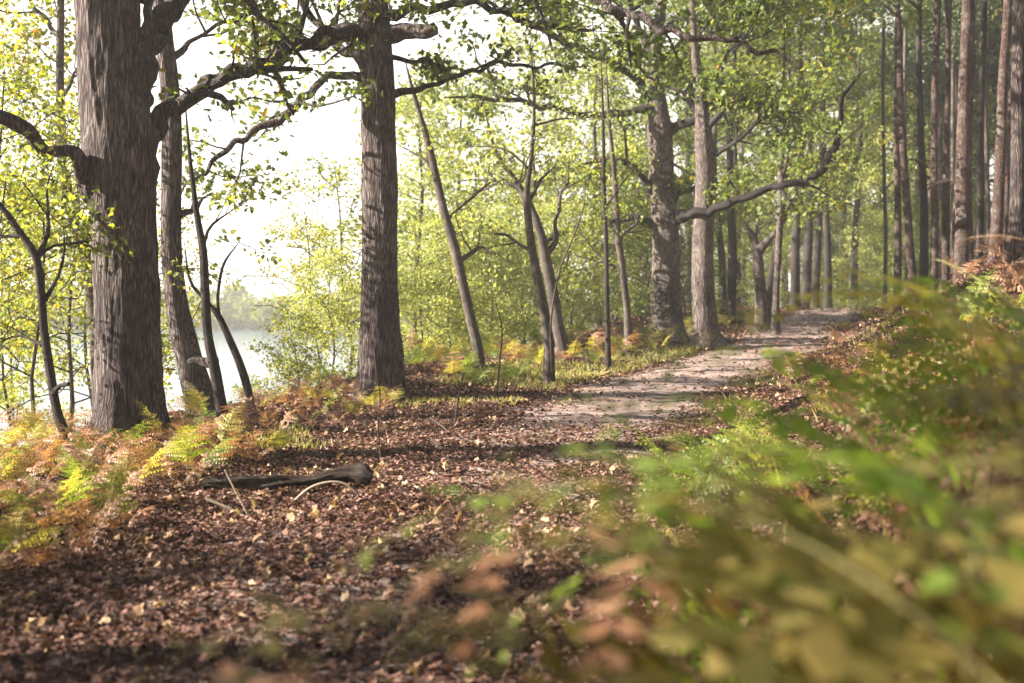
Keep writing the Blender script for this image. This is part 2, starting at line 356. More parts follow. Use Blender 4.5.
# verge grass
mb = MB()
def blades(n, y0, y1, u0, u1, h, thr):
    X, Y = scatter(n, y0, y1, u0, u1, lambda x, y, u: (vnoise(x*.7+3, y*.7)+.3*vnoise(x*3, y*3) > thr)*1.)
    k = len(X); Z = ground(X, Y)+.005; a = rng.uniform(0, 6.28, k); H = h*rng.uniform(.5, 1.3, k); b = rng.uniform(0, 6.28, k); ln = H*rng.uniform(.1, .8, k)
    B = np.stack([X, Y, Z], -1); s = np.stack([np.cos(a), np.sin(a), 0*a], -1)*.005*(1+Y[:, None]*.05)
    m_ = B+np.stack([np.cos(b)*ln*.35, np.sin(b)*ln*.35, H*.6], -1); t = B+np.stack([np.cos(b)*ln, np.sin(b)*ln, H], -1)
    V = np.stack([B-s, B+s, m_+s*.7, t, m_-s*.7], 1)
    mb.add(V.reshape(-1, 3), np.arange(k*5).reshape(k, 5))
blades(9000, 13, 22, -3.2, -1.2, .09, .02); blades(9000, 20, 36, -3.6, -1.1, .11, .02); blades(2500, 10, 30, 1.4, 5, .12, .15); blades(2500, 6, 13, -5, -2.2, .12, .1)
o = link('verge_grass', mb.mesh('verge_grass', [M['grass']])); o['kind'] = 'stuff'; o['label'] = 'thin yellowish grass growing along the path edge'

# ------------------------------------------------------------------ trees
class Tree:
    """builds in root space; root at the foot of the trunk"""
    def __init__(s, seed): s.g = np.random.default_rng(seed); s.twig = MB(); s.C = []; s.bare = False
    def branch(s, P, r0, r1, n, length, up, leafn, spread, start=.25, level=1, outward=None, flat=.5):
        g = s.g
        L = np.concatenate([[0], np.cumsum(np.linalg.norm(np.diff(P, axis=0), axis=1))])
        for t in np.sort(g.uniform(start, 1, n)):
            d = t*L[-1]; i = min(np.searchsorted(L, d), len(P)-1); i0 = max(i-1, 0)
            f = (d-L[i0])/(L[i]-L[i0]+1e-9); p = P[i0]*(1-f)+P[i]*f
            T = unit(P[i]-P[i0]); rad = (r0*(1-t)+r1*t)*.45
            D = g.normal(size=3); D[2] *= flat; D = D-T*np.dot(D, T)*.8; D = unit(D)
            if outward is not None and np.dot(D, outward) < -.3: D = -D
            D = unit(D+T*g.uniform(.2, 1.0)+np.array([0, 0, up]))
            ln = length*g.uniform(.55, 1.25)*(1.15-.5*t)
            k = 5; Q = [p]; cur = p.copy(); dd = D.copy()
            for j in range(k-1):
                dd = unit(dd+g.normal(size=3)*.28+np.array([0, 0, .04])); cur = cur+dd*ln/(k-1); Q.append(cur.copy())
            Q = np.array(Q); rr = max(rad, .006 if level == 1 else .004)
            tube(s.twig, Q, np.linspace(rr, rr*.35, k), 5 if level == 1 else 3)
            if level == 1:
                s.branch(Q, rr, rr*.35, max(4, int(ln*5.6)), ln*.42, up*.6, leafn, spread, .2, 2, None, flat)
            elif leafn:
                m = int(leafn*g.uniform(.5, 1.5))
                tt = g.uniform(.15, 1.1, m); ctr = Q[0]+(Q[-1]-Q[0])*tt[:, None]
                s.C.append(ctr+g.normal(size=(m, 3))*spread*np.array([1, 1, .6]))

def px_path(pts, Y, dY=0., pw=1.):
    """photo points -> world points at depth Y (drifting by dY along the limb)"""
    P = []; Rr = []
    n = len(pts)
    for i, a in enumerate(pts):
        y = Y+dY*(i/max(1, n-1))**pw
        P.append(at(a[0], a[1], y)); Rr.append(a[2]/F*y/2)
    return np.array(P), np.array(Rr)

def hand_tree(name, label, cat, seed, Y, trunk, limbs, bark, leafm, limbbark=None, ridge=.05, ns=40, step=.07, tw=dict(), lsize=.1,
              crown=True, extra=(), group=None, shape=HEXL, flare=.18, sink=.25, leafn=15, keep=None, basebr=0):
    P, Rr = px_path(trunk, Y)
    if cat in ('tree', 'sapling'): Rr[-1] *= .3
    fx, fy = P[0][0], Y; fz = gz(fx, fy); base = np.array([fx, fy, fz])
    # carry the trunk down to the soil
    if P[0][2] > fz+.05: P = np.vstack([[fx, fy, fz-.15], P]); Rr = np.concatenate([[Rr[0]*1.08], Rr])
    else: P[0] = [fx, fy, min(P[0][2], fz)-.15]
    root = link(name, None); root.location = base; tag(root, label, cat, group)
    mb = MB(); SP, SR = smooth_path(P-base, Rr, step)
    tube(mb, SP, SR, ns, 0, ridge, seed*1.7, flare=flare, lump=.10)
    link('trunk', mb.mesh('trunk', [M[bark]], True), root)
    t = Tree(seed)
    pr = dict(n=7, length=1.5, up=.15, spread=.13); pr.update(tw)
    for li, lb in enumerate(limbs):
        pts, dY = lb[0], lb[1]; opt = lb[2] if len(lb) > 2 else {}
        LP, LR = px_path(pts, Y+opt.get('y0', 0), dY, opt.get('pw', 1))
        if not opt.get('bare'): LR[-1] *= .3
        LP = LP-base; LP[0, 1] = opt.get('y0', 0)
        if opt.get('y0', 0): LP[0, 1] = 0
        sp, sr = smooth_path(LP, LR, step*1.3)
        nz = np.array([[mnoise.noise((li*7.1+seed, k*.23, c*9.)) for c in range(3)] for k in range(len(sp))])*.11
        Ls = np.concatenate([[0], np.cumsum(np.linalg.norm(np.diff(sp, axis=0), axis=1))])
        sr = sr*(1+.55*np.exp(-Ls/(3.2*sr[0])))*(1+np.array([mnoise.noise((li*3.3+seed, q_*2.2, 0)) for q_ in Ls])*.22)
        nz[0] = 0; sp = sp+nz*min(1, sr[0]*14)
        m2 = MB(); tube(m2, sp, sr, max(8, ns//2), 0, ridge*1.0, seed+li*3.3, lump=.25)
        link('limb', m2.mesh('limb', [M[opt.get('mat') or limbbark or bark]], True), root)
        if not opt.get('bare'):
            t.branch(sp, sr[0], sr[-1], opt.get('n', pr['n']), opt.get('length', pr['length']), pr['up'], opt.get('leafn', leafn), pr['spread'], opt.get('start', .3))
    for (pts, r0, r1, n, ln) in extra:     # crown limbs above the frame, in root space (metres)
        sp, sr = smooth_path(np.array(pts, float), np.linspace(r0, r1, len(pts)), .2)
        m2 = MB(); tube(m2, sp, sr, 10, 0, ridge, seed+n*.7, lump=.2); link('limb', m2.mesh('limb', [M[limbbark or bark]], True), root)
        t.branch(sp, r0, r1, n, ln, .15, leafn, pr['spread'], .25)
    if basebr: t.branch(SP, SR[0]*.5, SR[-1], basebr, pr['length'], pr['up'], leafn, pr['spread'], .35)
    if t.twig.v: link('twigs', t.twig.mesh('twigs', [M[limbbark or bark]], True), root)
    if t.C:
        C = np.concatenate(t.C)
        if keep is not None:
            W = C+base; k = keep(W, t.g); C = C[k]
        mb = MB(); leaves(mb, C, lsize, .9, shape, g=t.g)
        link('crown', mb.mesh('crown', [M[leafm]]), root)
    return root

def upper(seed, h0, h1, n, reach, r=.09, br=7, ln=1.7, arc=(0, 6.283)):
    g = random.Random(seed); out = []
    for i in range(n):
        z = h0+(h1-h0)*(i+.5)/n; a = arc[0]+(arc[1]-arc[0])*((i*.618) % 1)+g.uniform(-.2, .2); L = reach*g.uniform(.7, 1.1)*(1-.35*i/n)
        ca, sa = math.cos(a), math.sin(a)
        out.append(([(0, 0, z), (ca*L*.35, sa*L*.35, z+L*.18), (ca*L*.7, sa*L*.7, z+L*.3+g.uniform(-.3, .3)), (ca*L, sa*L, z+L*.34+g.uniform(-.4, .5))], r, .02, br, ln))
    return out

def skyhole(cx, cy, rx, ry, p=.1):
    def f(W, g):
        y = np.maximum(W[:, 1], 1); px = 512+W[:, 0]/y*F; py = HZ-(W[:, 2]-EYE)/y*F
        return (((px-cx)/rx)**2+((py-cy)/ry)**2 > 1) | (g.random(len(W)) < p)
    return f

hand_tree('oak_tree', 'biggest thick oak at far left, forking near the top, crooked limb over the lake', 'oak tree', 1, 12.4,
    [(131, 462, 74), (131, 430, 67), (130, 390, 63), (127, 300, 61), (124, 220, 62), (119, 150, 66), (110, 70, 64), (107, 0, 62), (103, -150, 52), (106, -350, 36), (110, -620, 14)],
    [([(132, 215, 30), (140, 165, 26), (148, 135, 21), (163, 118, 15), (185, 106, 14), (208, 82, 15), (238, 74, 13), (268, 62, 14), (300, 45, 13), (330, 36, 10), (362, 30, 7), (410, 10, 4)], 1.4, dict(n=11, length=1.0, start=.3)),
     ([(125, 95, 34), (140, 55, 26), (157, 25, 20), (178, 0, 17), (215, -40, 14), (280, -110, 9), (350, -150, 5)], 1.0, dict(n=8, start=.5)),
     ([(146, 35, 9), (150, 14, 8), (143, -10, 7), (150, -60, 4)], .3, dict(n=3, length=.8)),
     ([(105, 200, 22), (92, 185, 16), (72, 162, 14), (45, 142, 13), (20, 128, 13), (0, 118, 12), (-50, 95, 10), (-120, 40, 5)], -1.2, dict(n=6, length=1.1, start=.6)),
     ([(105, -60, 26), (60, -130, 20), (0, -190, 14), (-80, -260, 6)], 1.5, dict(n=9, length=1.8)),
     ], 'bark_oak', 'leaf_oak', ridge=.075, ns=110, step=.035, extra=upper(4, 7.4, 10.5, 7, 4.6), lsize=.1, shape=LOBE)
hand_tree('oak_tree', 'straight thick oak right of the biggest one, broken stub limb near its top', 'oak tree', 2, 18,
    [(377, 404, 46), (380, 388, 41), (380, 350, 41), (380, 320, 38), (380, 250, 35), (379, 170, 34), (378, 90, 34), (376, 40, 31), (373, -20, 28), (372, -150, 21), (375, -400, 9)],
    [([(378, 36, 15), (400, 33, 14), (420, 30, 13), (437, 29, 11)], -.4, dict(bare=1)),
     ([(385, 95, 7), (410, 91, 6), (430, 86, 6), (455, 78, 5), (472, 71, 5), (490, 64, 4), (520, 65, 3.5), (550, 64, 3), (590, 66, 2)], .8, dict(n=5, length=.9)),
     ([(385, 56, 5), (410, 61, 4), (428, 58, 3.5), (436, 64, 3), (452, 62, 2)], .3, dict(n=3, length=.5)),
     ([(372, 80, 8), (350, 76, 8), (328, 77, 8), (315, 86, 8), (303, 102, 8), (285, 117, 8), (262, 128, 7), (240, 140, 6), (205, 170, 4), (170, 215, 3)], -.8, dict(n=11, length=1.0, start=.25)),
     ([(375, 72, 11), (356, 58, 9), (340, 48, 9), (322, 30, 8), (308, 10, 7), (285, -30, 5)], .4, dict(n=10, length=1.2)),
     ([(372, 40, 15), (345, 38, 14), (318, 42, 12), (290, 48, 10), (262, 58, 6)], -.6, dict(n=4, length=.8)),
     ([(375, -30, 14), (430, -45, 12), (500, -40, 10), (560, -20, 8), (605, 2, 8), (640, 18, 8), (668, 30, 7.5), (700, 33, 6), (735, 40, 5), (765, 52, 4), (800, 70, 2.5)], -2.5, dict(n=14, length=1.6, start=.3)),
     ([(376, 20, 10), (420, 8, 8), (470, 5, 6.5), (510, 14, 6.5), (545, 27, 6), (575, 30, 5), (600, 22, 3)], 1.2, dict(n=7, length=1.0, start=.35)),
     ([(374, -80, 14), (420, -130, 11), (500, -170, 8), (600, -190, 5)], -1.5, dict(n=9, length=1.9)),
     ([(374, -60, 14), (320, -120, 10), (240, -160, 6)], 1.5, dict(n=8, length=1.6)),
     ], 'bark_oak', 'leaf_oak', ridge=.065, ns=80, step=.045, extra=upper(9, 7.6, 11, 7, 4.6), lsize=.105, shape=LOBE)
hand_tree('oak_tree', 'oak left of the path with one long dark limb sweeping right over the path', 'oak tree', 3, 31,
    [(668, 345, 36), (667, 325, 31), (666, 290, 28), (665, 230, 27), (662, 180, 25), (660, 130, 24), (657, 100, 18), (655, 75, 13), (657, 40, 11), (665, -20, 8), (670, -90, 4)],
    [([(672, 218, 10), (690, 215, 8.5), (712, 209, 8), (740, 200, 7.6), (765, 190, 7.2), (790, 184, 7.4), (810, 179, 7.6), (822, 168, 7), (832, 155, 6.6), (838, 135, 6), (839, 112, 5), (847, 92, 4), (858, 76, 3), (872, 66, 2)], -6.5, dict(n=8, length=1.4, start=.55, pw=.4, mat='bark_shaded')),
     ([(660, 224, 8), (630, 219, 7), (600, 221, 6.5), (570, 230, 6.5), (545, 242, 6.5), (520, 246, 6), (495, 246, 5), (462, 260, 3)], -1.5, dict(n=8, length=1.6, start=.3)),
     ([(655, 192, 8), (638, 172, 7), (615, 160, 6), (595, 162, 4), (570, 172, 3)], -.8, dict(n=6, length=1.4)),
     ([(658, 108, 9), (630, 112, 7), (600, 114, 6.5), (570, 113, 6), (545, 106, 5), (510, 100, 4.5), (480, 96, 4), (440, 96, 3)], -1.5, dict(n=9, length=1.5)),
     ([(657, 100, 9), (640, 84, 7), (615, 64, 7), (590, 52, 6), (560, 38, 6), (530, 25, 5.5), (500, 8, 5), (470, -10, 3)], -2, dict(n=10, length=1.6)),
     ([(664, 132, 9), (690, 120, 8), (712, 104, 8), (735, 103, 6), (765, 108, 5), (800, 118, 3)], -1, dict(n=9, length=1.5)),
     ([(658, 70, 8), (680, 45, 7), (705, 22, 6), (740, 0, 4)], .5, dict(n=9, length=1.7)),
     ([(668, 205, 6), (684, 190, 5), (700, 182, 4)], -.5, dict(n=3, length=.9)),
     ([(657, 60, 8), (640, 30, 7), (625, -10, 5), (620, -60, 3)], 1, dict(n=9, length=1.7)),
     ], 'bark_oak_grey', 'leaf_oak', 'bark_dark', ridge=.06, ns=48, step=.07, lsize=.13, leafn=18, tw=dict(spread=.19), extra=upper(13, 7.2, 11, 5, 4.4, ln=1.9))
hand_tree('oak_tree', 'grey trunked oak at the left path edge, right of the oak with the sweeping limb', 'oak tree', 5, 28.5,
    [(709, 345, 30), (706, 325, 24), (703, 290, 22), (703, 240, 21), (706, 180, 20), (704, 140, 18), (701, 100, 12), (695, 50, 8), (690, -40, 5)],
    [([(706, 160, 5), (722, 150, 5), (738, 140, 4.5), (752, 125, 4), (775, 116, 3.5), (805, 112, 2.5)], -1, dict(n=8, length=1.3)),
     ([(705, 140, 6), (720, 112, 6), (735, 100, 6), (756, 102, 5), (790, 112, 3)], -1.2, dict(n=9, length=1.4)),
     ([(702, 118, 7), (690, 100, 6), (665, 85, 4)], .6, dict(n=6, length=1.3)),
     ([(700, 95, 6), (725, 60, 5), (750, 30, 4), (790, 10, 3)], 0, dict(n=10, length=1.5)),
     ([(705, 185, 4), (720, 195, 3), (738, 190, 2)], -.5, dict(n=3, length=.8)),
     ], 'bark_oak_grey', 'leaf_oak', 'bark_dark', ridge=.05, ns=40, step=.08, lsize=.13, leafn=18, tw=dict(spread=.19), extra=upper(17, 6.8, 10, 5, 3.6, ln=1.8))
hand_tree('slender_oak_tree', 'slimmer leaning trunk directly behind the biggest oak, its foot curving right', 'tree', 6, 15.5,
    [(210, 432, 32), (200, 400, 27), (189, 360, 24), (178, 310, 22), (172, 255, 20), (171, 200, 19), (172, 130, 19), (169, 80, 18), (163, 30, 17), (160, -40, 14), (165, -200, 9), (170, -420, 4)],
    [([(168, 60, 6), (200, 35, 4), (240, 20, 3.5), (275, 5, 3)], 1, dict(n=11, length=1.1)),
     ([(178, 215, 6), (195, 205, 5), (215, 195, 3)], .4, dict(n=3, length=.6, leafn=5)),
     ([(160, 0, 7), (120, -60, 5), (60, -110, 3)], 1.5, dict(n=8, length=1.5)),
     ([(163, -60, 8), (230, -120, 5), (290, -150, 3)], 1.5, dict(n=8, length=1.6))],
    'bark_oak', 'leaf_oak', ridge=.06, ns=48, step=.06, extra=upper(21, 6, 9, 3, 2.8))
hand_tree('young_tree', 'dark sapling with a forked top at the far left edge, standing before the water', 'sapling', 7, 11.5,
    [(72, 470, 11), (66, 440, 10), (57, 410, 9), (50, 370, 9), (44, 330, 8), (41, 290, 8), (36, 257, 8), (24, 238, 7), (8, 215, 6), (-15, 185, 5), (-40, 120, 3)],
    [([(37, 258, 5), (44, 235, 4), (49, 205, 3), (53, 165, 2.5)], .3, dict(n=4, length=.6)),
     ([(45, 300, 4), (56, 275, 3.5), (64, 248, 2.5), (66, 225, 2)], .3, dict(n=4, length=.6)),
     ([(36, 258, 4), (55, 246, 3), (80, 243, 2.5), (95, 240, 2)], .5, dict(n=4, length=.6)),
     ([(52, 395, 5), (64, 388, 4), (72, 386, 4)], -.2, dict(bare=1)),
     ([(42, 345, 3), (20, 335, 2.5), (-5, 345, 2)], .3, dict(n=5, length=.7)),
     ([(20, 235, 4), (0, 238, 3), (-25, 250, 2)], .3, dict(n=5, length=.7))],
    'bark_dark', 'leaf_yellow', ridge=.03, ns=16, lsize=.075, shape=LOBE, leafn=9, tw=dict(n=6, length=.8, spread=.1), flare=.1)
hand_tree('young_tree', 'pale crooked trunk behind the left side of the biggest oak', 'tree', 8, 19,
    [(102, 440, 15), (98, 380, 13), (96, 330, 13), (90, 285, 12), (84, 250, 12), (76, 222, 12), (68, 195, 11), (62, 150, 10), (60, 80, 8), (61, 0, 7), (62, -100, 6), (66, -260, 3)],
    [([(76, 225, 5), (60, 213, 5), (35, 207, 4), (5, 205, 3), (-30, 200, 2)], .5, dict(n=5, length=1.1)),
     ([(60, 100, 4), (75, 75, 3), (95, 55, 2)], .5, dict(n=5, length=1.)),
     ([(62, 120, 4), (30, 90, 4), (-10, 70, 3)], .8, dict(n=8, length=1.4)),
     ([(60, 40, 5), (30, 0, 4), (-10, -20, 3)], 1.2, dict(n=8, length=1.5)),
     ([(84, 255, 4), (100, 240, 3)], .4, dict(n=2, length=.6))],
    'bark_young', 'leaf_yellow', ridge=.04, ns=20, lsize=.10, leafn=18, tw=dict(length=1.3, spread=.18), basebr=14)
hand_tree('young_tree', 'thin reddish lake bank stem leaning left beside the slimmer leaning trunk', 'sapling', 9, 14.2,
    [(228, 437, 13), (222, 410, 11), (216, 375, 11), (208, 335, 9), (205, 290, 9), (203, 250, 8), (197, 215, 6), (190, 160, 4), (185, 100, 3)],
    [([(214, 362, 9), (200, 359, 8), (188, 361, 6)], .5, dict(bare=1)), ([(203, 245, 4), (215, 225, 3), (235, 205, 2)], .4, dict(n=4, length=.7))],
    'bark_dark', 'leaf_yellow', ridge=.03, ns=16, lsize=.08, leafn=6, tw=dict(length=.7, spread=.12), flare=.1)
hand_tree('young_tree', 'thin curved stem bending up to the left, right of the reddish lake bank stem', 'sapling', 10, 14.4,
    [(256, 432, 9), (250, 400, 8), (242, 370, 8), (230, 340, 7), (218, 315, 6), (205, 300, 4), (190, 280, 3), (184, 240, 2)],
    [([(219, 316, 3), (219, 285, 3), (226, 262, 2.5), (240, 240, 2)], .4, dict(n=4, length=.7))],
    'bark_dark', 'leaf_yellow', ridge=.03, ns=14, lsize=.08, leafn=5, tw=dict(length=.6, spread=.12), flare=.1)
hand_tree('young_tree', 'pale grey slim trunk leaning left, just right of the thick oak by the lake', 'tree', 11, 22,
    [(484, 390, 10), (478, 350, 10), (471, 320, 10), (462, 280, 10), (454, 245, 10), (445, 215, 9), (438, 185, 8), (430, 150, 7), (420, 115, 5), (412, 88, 4), (405, 60, 2.5)],
    [([(458, 262, 4), (480, 248, 4), (500, 255, 3)], .4, dict(n=4, length=.9)), ([(440, 190, 4), (425, 160, 3), (404, 150, 2)], .4, dict(n=3, length=.9)), ([(447, 222, 3), (480, 190, 3), (510, 178, 2)], .4, dict(n=5, length=1.))],
    'bark_young', 'leaf_pale', ridge=.03, ns=18, lsize=.09, leafn=6, tw=dict(length=1., spread=.14), basebr=4)
hand_tree('young_tree', 'slender light trunk with a forked twiggy top rising from the verge before the low limb', 'tree', 12, 20,
    [(549, 352, 10), (546, 325, 10), (541, 295, 9), (535, 265, 9), (530, 235, 8), (527, 205, 8), (527, 190, 6), (531, 160, 4), (534, 120, 3.5), (533, 80, 3), (530, 40, 2)],
    [([(527, 200, 5), (515, 188, 4), (500, 180, 3)], .3, dict(n=4, length=.8)), ([(533, 250, 4), (510, 238, 3), (480, 232, 2)], .5, dict(n=4, length=.9)),
     ([(528, 208, 4), (540, 180, 3), (560, 160, 2)], .3, dict(n=4, length=.8)), ([(533, 125, 2.5), (560, 118, 2), (585, 118, 1.5)], .3, dict(n=4, length=.8)), ([(532, 170, 2.5), (505, 150, 2), (470, 145, 1.5)], .3, dict(n=4, length=.8))],
    'bark_young', 'leaf_pale', ridge=.03, ns=18, lsize=.085, leafn=6, tw=dict(length=.9, spread=.14))
hand_tree('young_tree', 'twin-topped slim trunk close behind the slender light one on the verge', 'tree', 14, 24,
    [(563, 352, 12), (558, 325, 11), (552, 290, 11), (546, 262, 11), (541, 235, 9), (530, 205, 7), (515, 180, 6), (495, 150, 4), (485, 110, 3)],
    [([(545, 255, 6), (556, 235, 5), (560, 200, 4), (570, 160, 3)], .3, dict(n=6, length=1.1)), ([(520, 188, 4), (490, 180, 3), (455, 182, 2)], .5, dict(n=5, length=1.))],
    'bark_young', 'leaf_pale', ridge=.03, ns=18, lsize=.1, leafn=8, tw=dict(length=1.1, spread=.16))
hand_tree('young_tree', 'very thin straight dark pole tree left of the oak with the sweeping limb', 'sapling', 15, 23,
    [(608, 350, 5), (607, 300, 5), (606, 240, 4.5), (604, 190, 4), (603, 120, 3), (601, 50, 2)],
    [([(606, 262, 2), (585, 240, 1.6), (570, 225, 1.2)], .4, dict(n=3, length=.7)), ([(605, 210, 2), (625, 180, 1.6), (640, 165, 1.2)], .4, dict(n=3, length=.7))],
    'bark_dark', 'leaf_green', ridge=.02, ns=12, lsize=.09, leafn=7, basebr=5, tw=dict(length=.9, spread=.15))
hand_tree('young_tree', 'thin wavy forked trunk between the straight pole tree and the oak with the sweeping limb', 'tree', 16, 26,
    [(629, 350, 8), (627, 310, 7), (622, 265, 7), (618, 235, 7), (616, 205, 7), (614, 170, 5), (609, 120, 4), (606, 60, 3)],
    [([(620, 245, 4), (630, 230, 3.5), (638, 210, 3)], .3, dict(n=4, length=.9)), ([(614, 268, 4), (600, 262, 3), (585, 270, 2)], .3, dict(n=3, length=.8))],
    'bark_young', 'leaf_green', ridge=.03, ns=14, lsize=.1, leafn=9, basebr=7, tw=dict(length=1.2, spread=.17))
hand_tree('forked_tree', 'Y-shaped pale dead-looking trunk left of the path before its crest', 'tree', 18, 34,
    [(762, 330, 13), (761, 300, 11), (759, 275, 11), (757, 250, 10), (750, 232, 6), (742, 220, 4)],
    [([(758, 252, 8), (768, 240, 7), (776, 232, 6)], -.4, dict(bare=1)), ([(756, 246, 4), (757, 225, 3), (764, 205, 2)], .3, dict(n=4, length=.9))],
    'bark_oak_grey', 'leaf_green', ridge=.05, ns=20, lsize=.12, leafn=8)
hand_tree('leaning_tree', 'slim trunk leaning right and crossing close to the Y-shaped trunk', 'tree', 19, 35,
    [(764, 326, 9), (769, 295, 8), (774, 265, 8), (780, 225, 7), (785, 180, 6), (788, 120, 4), (790, 40, 3)],
    [([(780, 225, 3), (800, 190, 2.5), (820, 170, 2)], .3, dict(n=6, length=1.3))], 'bark_dark', 'leaf_green', ridge=.03, ns=14, lsize=.13, leafn=9, basebr=10, tw=dict(length=1.5, spread=.2))
hand_tree('slim_tree', 'straight slim trunk at the path edge right of the Y-shaped trunk', 'tree', 20, 32.5,
    [(776, 334, 8), (776, 300, 7), (778, 260, 7), (780, 220, 7), (781, 170, 6), (783, 110, 5), (785, 20, 3)],
    [], 'bark_oak_grey', 'leaf_green', ridge=.03, ns=14, lsize=.13, leafn=9, basebr=10, tw=dict(length=1.5, spread=.2))
# bare lower trunks right of the path: pines and birch-like poles, one by one
RIGHT = [
    (897, 326, 9, 897, 150, 7, 898, 0, 6, 31, 'bark_pine', 'dark slim trunk standing alone at the right edge of the path crest'),
    (907, 300, 5, 905, 160, 5, 906, 20, 4, 40, 'bark_young', 'thinnest pale trunk just right of the lone slim trunk'),
    (934, 292, 9, 934, 150, 8, 939, -20, 7, 30, 'bark_pine', 'narrow reddish pine with its left side brightly lit on the bank'),
    (946, 288, 6, 947, 150, 5, 950, 0, 5, 35, 'bark_dark', 'thin dark trunk just right of the narrow reddish pine'),
    (960, 290, 17, 963, 170, 15, 968, 0, 13, 26, 'bark_pine', 'stout dark pine on the bank, third large trunk from the right edge'),
    (978, 282, 8, 981, 170, 7, 985, 0, 6, 33, 'bark_dark', 'dark thin pine between the two stout pines on the bank'),
    (993, 276, 15, 1000, 160, 12, 1008, 0, 10, 24, 'bark_pine', 'pale grey lit pine second from the right edge'),
    (1016, 268, 20, 1019, 130, 17, 1021, -20, 16, 19, 'bark_oak', 'thick dark purple-brown pine at the right edge of the picture'),
    (1008, 272, 7, 1006, 170, 6, 1003, 0, 5, 30, 'bark_pine', 'slim pine between the pale grey pine and the right edge pine'),
    (952, 288, 6, 953, 150, 5, 955, 0, 4, 42, 'bark_young', 'faint slender pine behind the stout dark pine'),
    (885, 300, 5, 884, 170, 4, 884, 20, 4, 46, 'bark_dark', 'thin dark pole behind and left of the lone slim trunk'),
    (1060, 250, 20, 1062, 120, 18, 1066, -20, 16, 17, 'bark_pine', 'pine trunk just outside the right edge'),
]
for i, (x0, y0, w0, x1, y1, w1, x2, y2, w2, Y, bk, lab) in enumerate(RIGHT):
    ext = ([(x2+(x2-x1)*.6, y2-(y1-y2)*1.0, w2*.7)] if Y < 32 else [])
    r_ = hand_tree('pine_tree', lab, 'pine tree', 40+i, Y, [(x0, y0, w0*.88), ((x0+x1)/2+1, (y0+y1)/2, (w0+w1)/2*.88), (x1, y1, w1*.86), ((x1+x2)/2-1, (y1+y2)/2, (w1+w2)/2*.85), (x2, y2, w2*.85)]+ext,
              [([(x1, y1+20, 2.2), (x1+rnd.choice((-1, 1))*14, y1+10, 1.6), (x1+rnd.choice((-1, 1))*30, y1+16, 1)], .5, dict(n=3, length=.7, leafn=0))] if i % 2 == 0 else [],
              bk, 'needle' if i % 3 else 'leaf_oak', ridge=.05, ns=24, step=.12, lsize=.10, leafn=7, tw=dict(length=1.4, spread=.2), flare=.12,
              extra=upper(60+i, 7.5, 11, 5, 2.2, r=.05, br=6, ln=1.2) if Y < 42 else ())

# --- tree kinds used many times
def proto_tree(name, seed, h, r, crown0, reach, nl, br, leafn, lsize, bark, leafm, spread=.2, lean=.3, llen=.9, shape=DIAM, up=.35):
    g = random.Random(seed); root = link(name, None)
    mb = MB(); P = [(0, 0, -.3)]; n = 6
    ox = oy = 0
    for i in range(1, n+1):
        ox += g.uniform(-lean, lean)*.5; oy += g.uniform(-lean, lean)*.5; P.append((ox, oy, h*i/n))
    P, Rr = smooth_path(np.array(P), np.linspace(r, r*.15, n+1), .35); tube(mb, P, Rr, 12, 0, .04, seed, lump=.15, flare=.15)
    link('trunk', mb.mesh('trunk', [M[bark]], True), root)
    t = Tree(seed); mbl = MB()
    for i in range(nl):
        f = crown0+(1-crown0)*(i+.3)/nl; k = int(f*(len(P)-1)); p = P[k]; a = i*2.4+g.uniform(-.4, .4)
        s = math.sin(math.pi*min(1, (f-crown0)/(1-crown0)*.75+.25))
        L = reach*(s*.8+.2)*g.uniform(.75, 1.2); ca, sa = math.cos(a), math.sin(a)
        Q = np.array([p, p+[ca*L*.35, sa*L*.35, L*up*.4], p+[ca*L*.7, sa*L*.7, L*up*.8+g.uniform(-.2, .2)], p+[ca*L, sa*L, L*up+g.uniform(-.3, .3)]])
        sp, sr = smooth_path(Q, np.linspace(Rr[k]*.45, .01, 4), .3); tube(mbl, sp, sr, 6)
        t.branch(sp, Rr[k]*.45, .01, br, llen, .12, leafn, spread, .2)
    mbl.v += [v for v in t.twig.v]; off = mbl.n
    mbl.q += [q_+off for q_ in t.twig.q]; mbl.m += t.twig.m; mbl.n += t.twig.n
    link('limbs', mbl.mesh('limbs', [M[bark]], True), root)
    mb = MB(); leaves(mb, np.concatenate(t.C), lsize, .8, shape, g=t.g); link('crown', mb.mesh('crown', [M[leafm]]), root)
    return root
protos = {
    'wood_a': proto_tree('forest_tree', 101, 13, .17, .22, 3.0, 19, 7, 13, .15, 'bark_young', 'leaf_green', .27),
    'wood_b': proto_tree('forest_tree', 102, 15, .2, .3, 3.3, 19, 7, 13, .15, 'bark_dark', 'leaf_oak', .27),
    'wood_c': proto_tree('forest_tree', 103, 11, .12, .15, 2.6, 19, 7, 13, .14, 'bark_young', 'leaf_pale', .27),
    'pole_a': proto_tree('forest_tree', 104, 14, .115, .62, 1.9, 13, 7, 14, .15, 'bark_pine', 'needle', .25, .2),
    'pole_b': proto_tree('forest_tree', 105, 15, .18, .55, 2.2, 13, 7, 14, .15, 'bark_dark', 'leaf_green', .25, .25),
    'under_a': proto_tree('understory_tree', 106, 4.6, .05, .12, 1.7, 18, 7, 14, .10, 'bark_young', 'leaf_green', .2, .3, .6),
    'under_b': proto_tree('understory_tree', 107, 3.6, .04, .08, 1.6, 17, 7, 14, .09, 'bark_young', 'leaf_pale', .19, .3, .55),
    'under_c': proto_tree('understory_tree', 108, 3.0, .03, .08, 1.3, 14, 5, 12, .08, 'bark_dark', 'leaf_yellow', .16, .3, .5, HEXL),
}
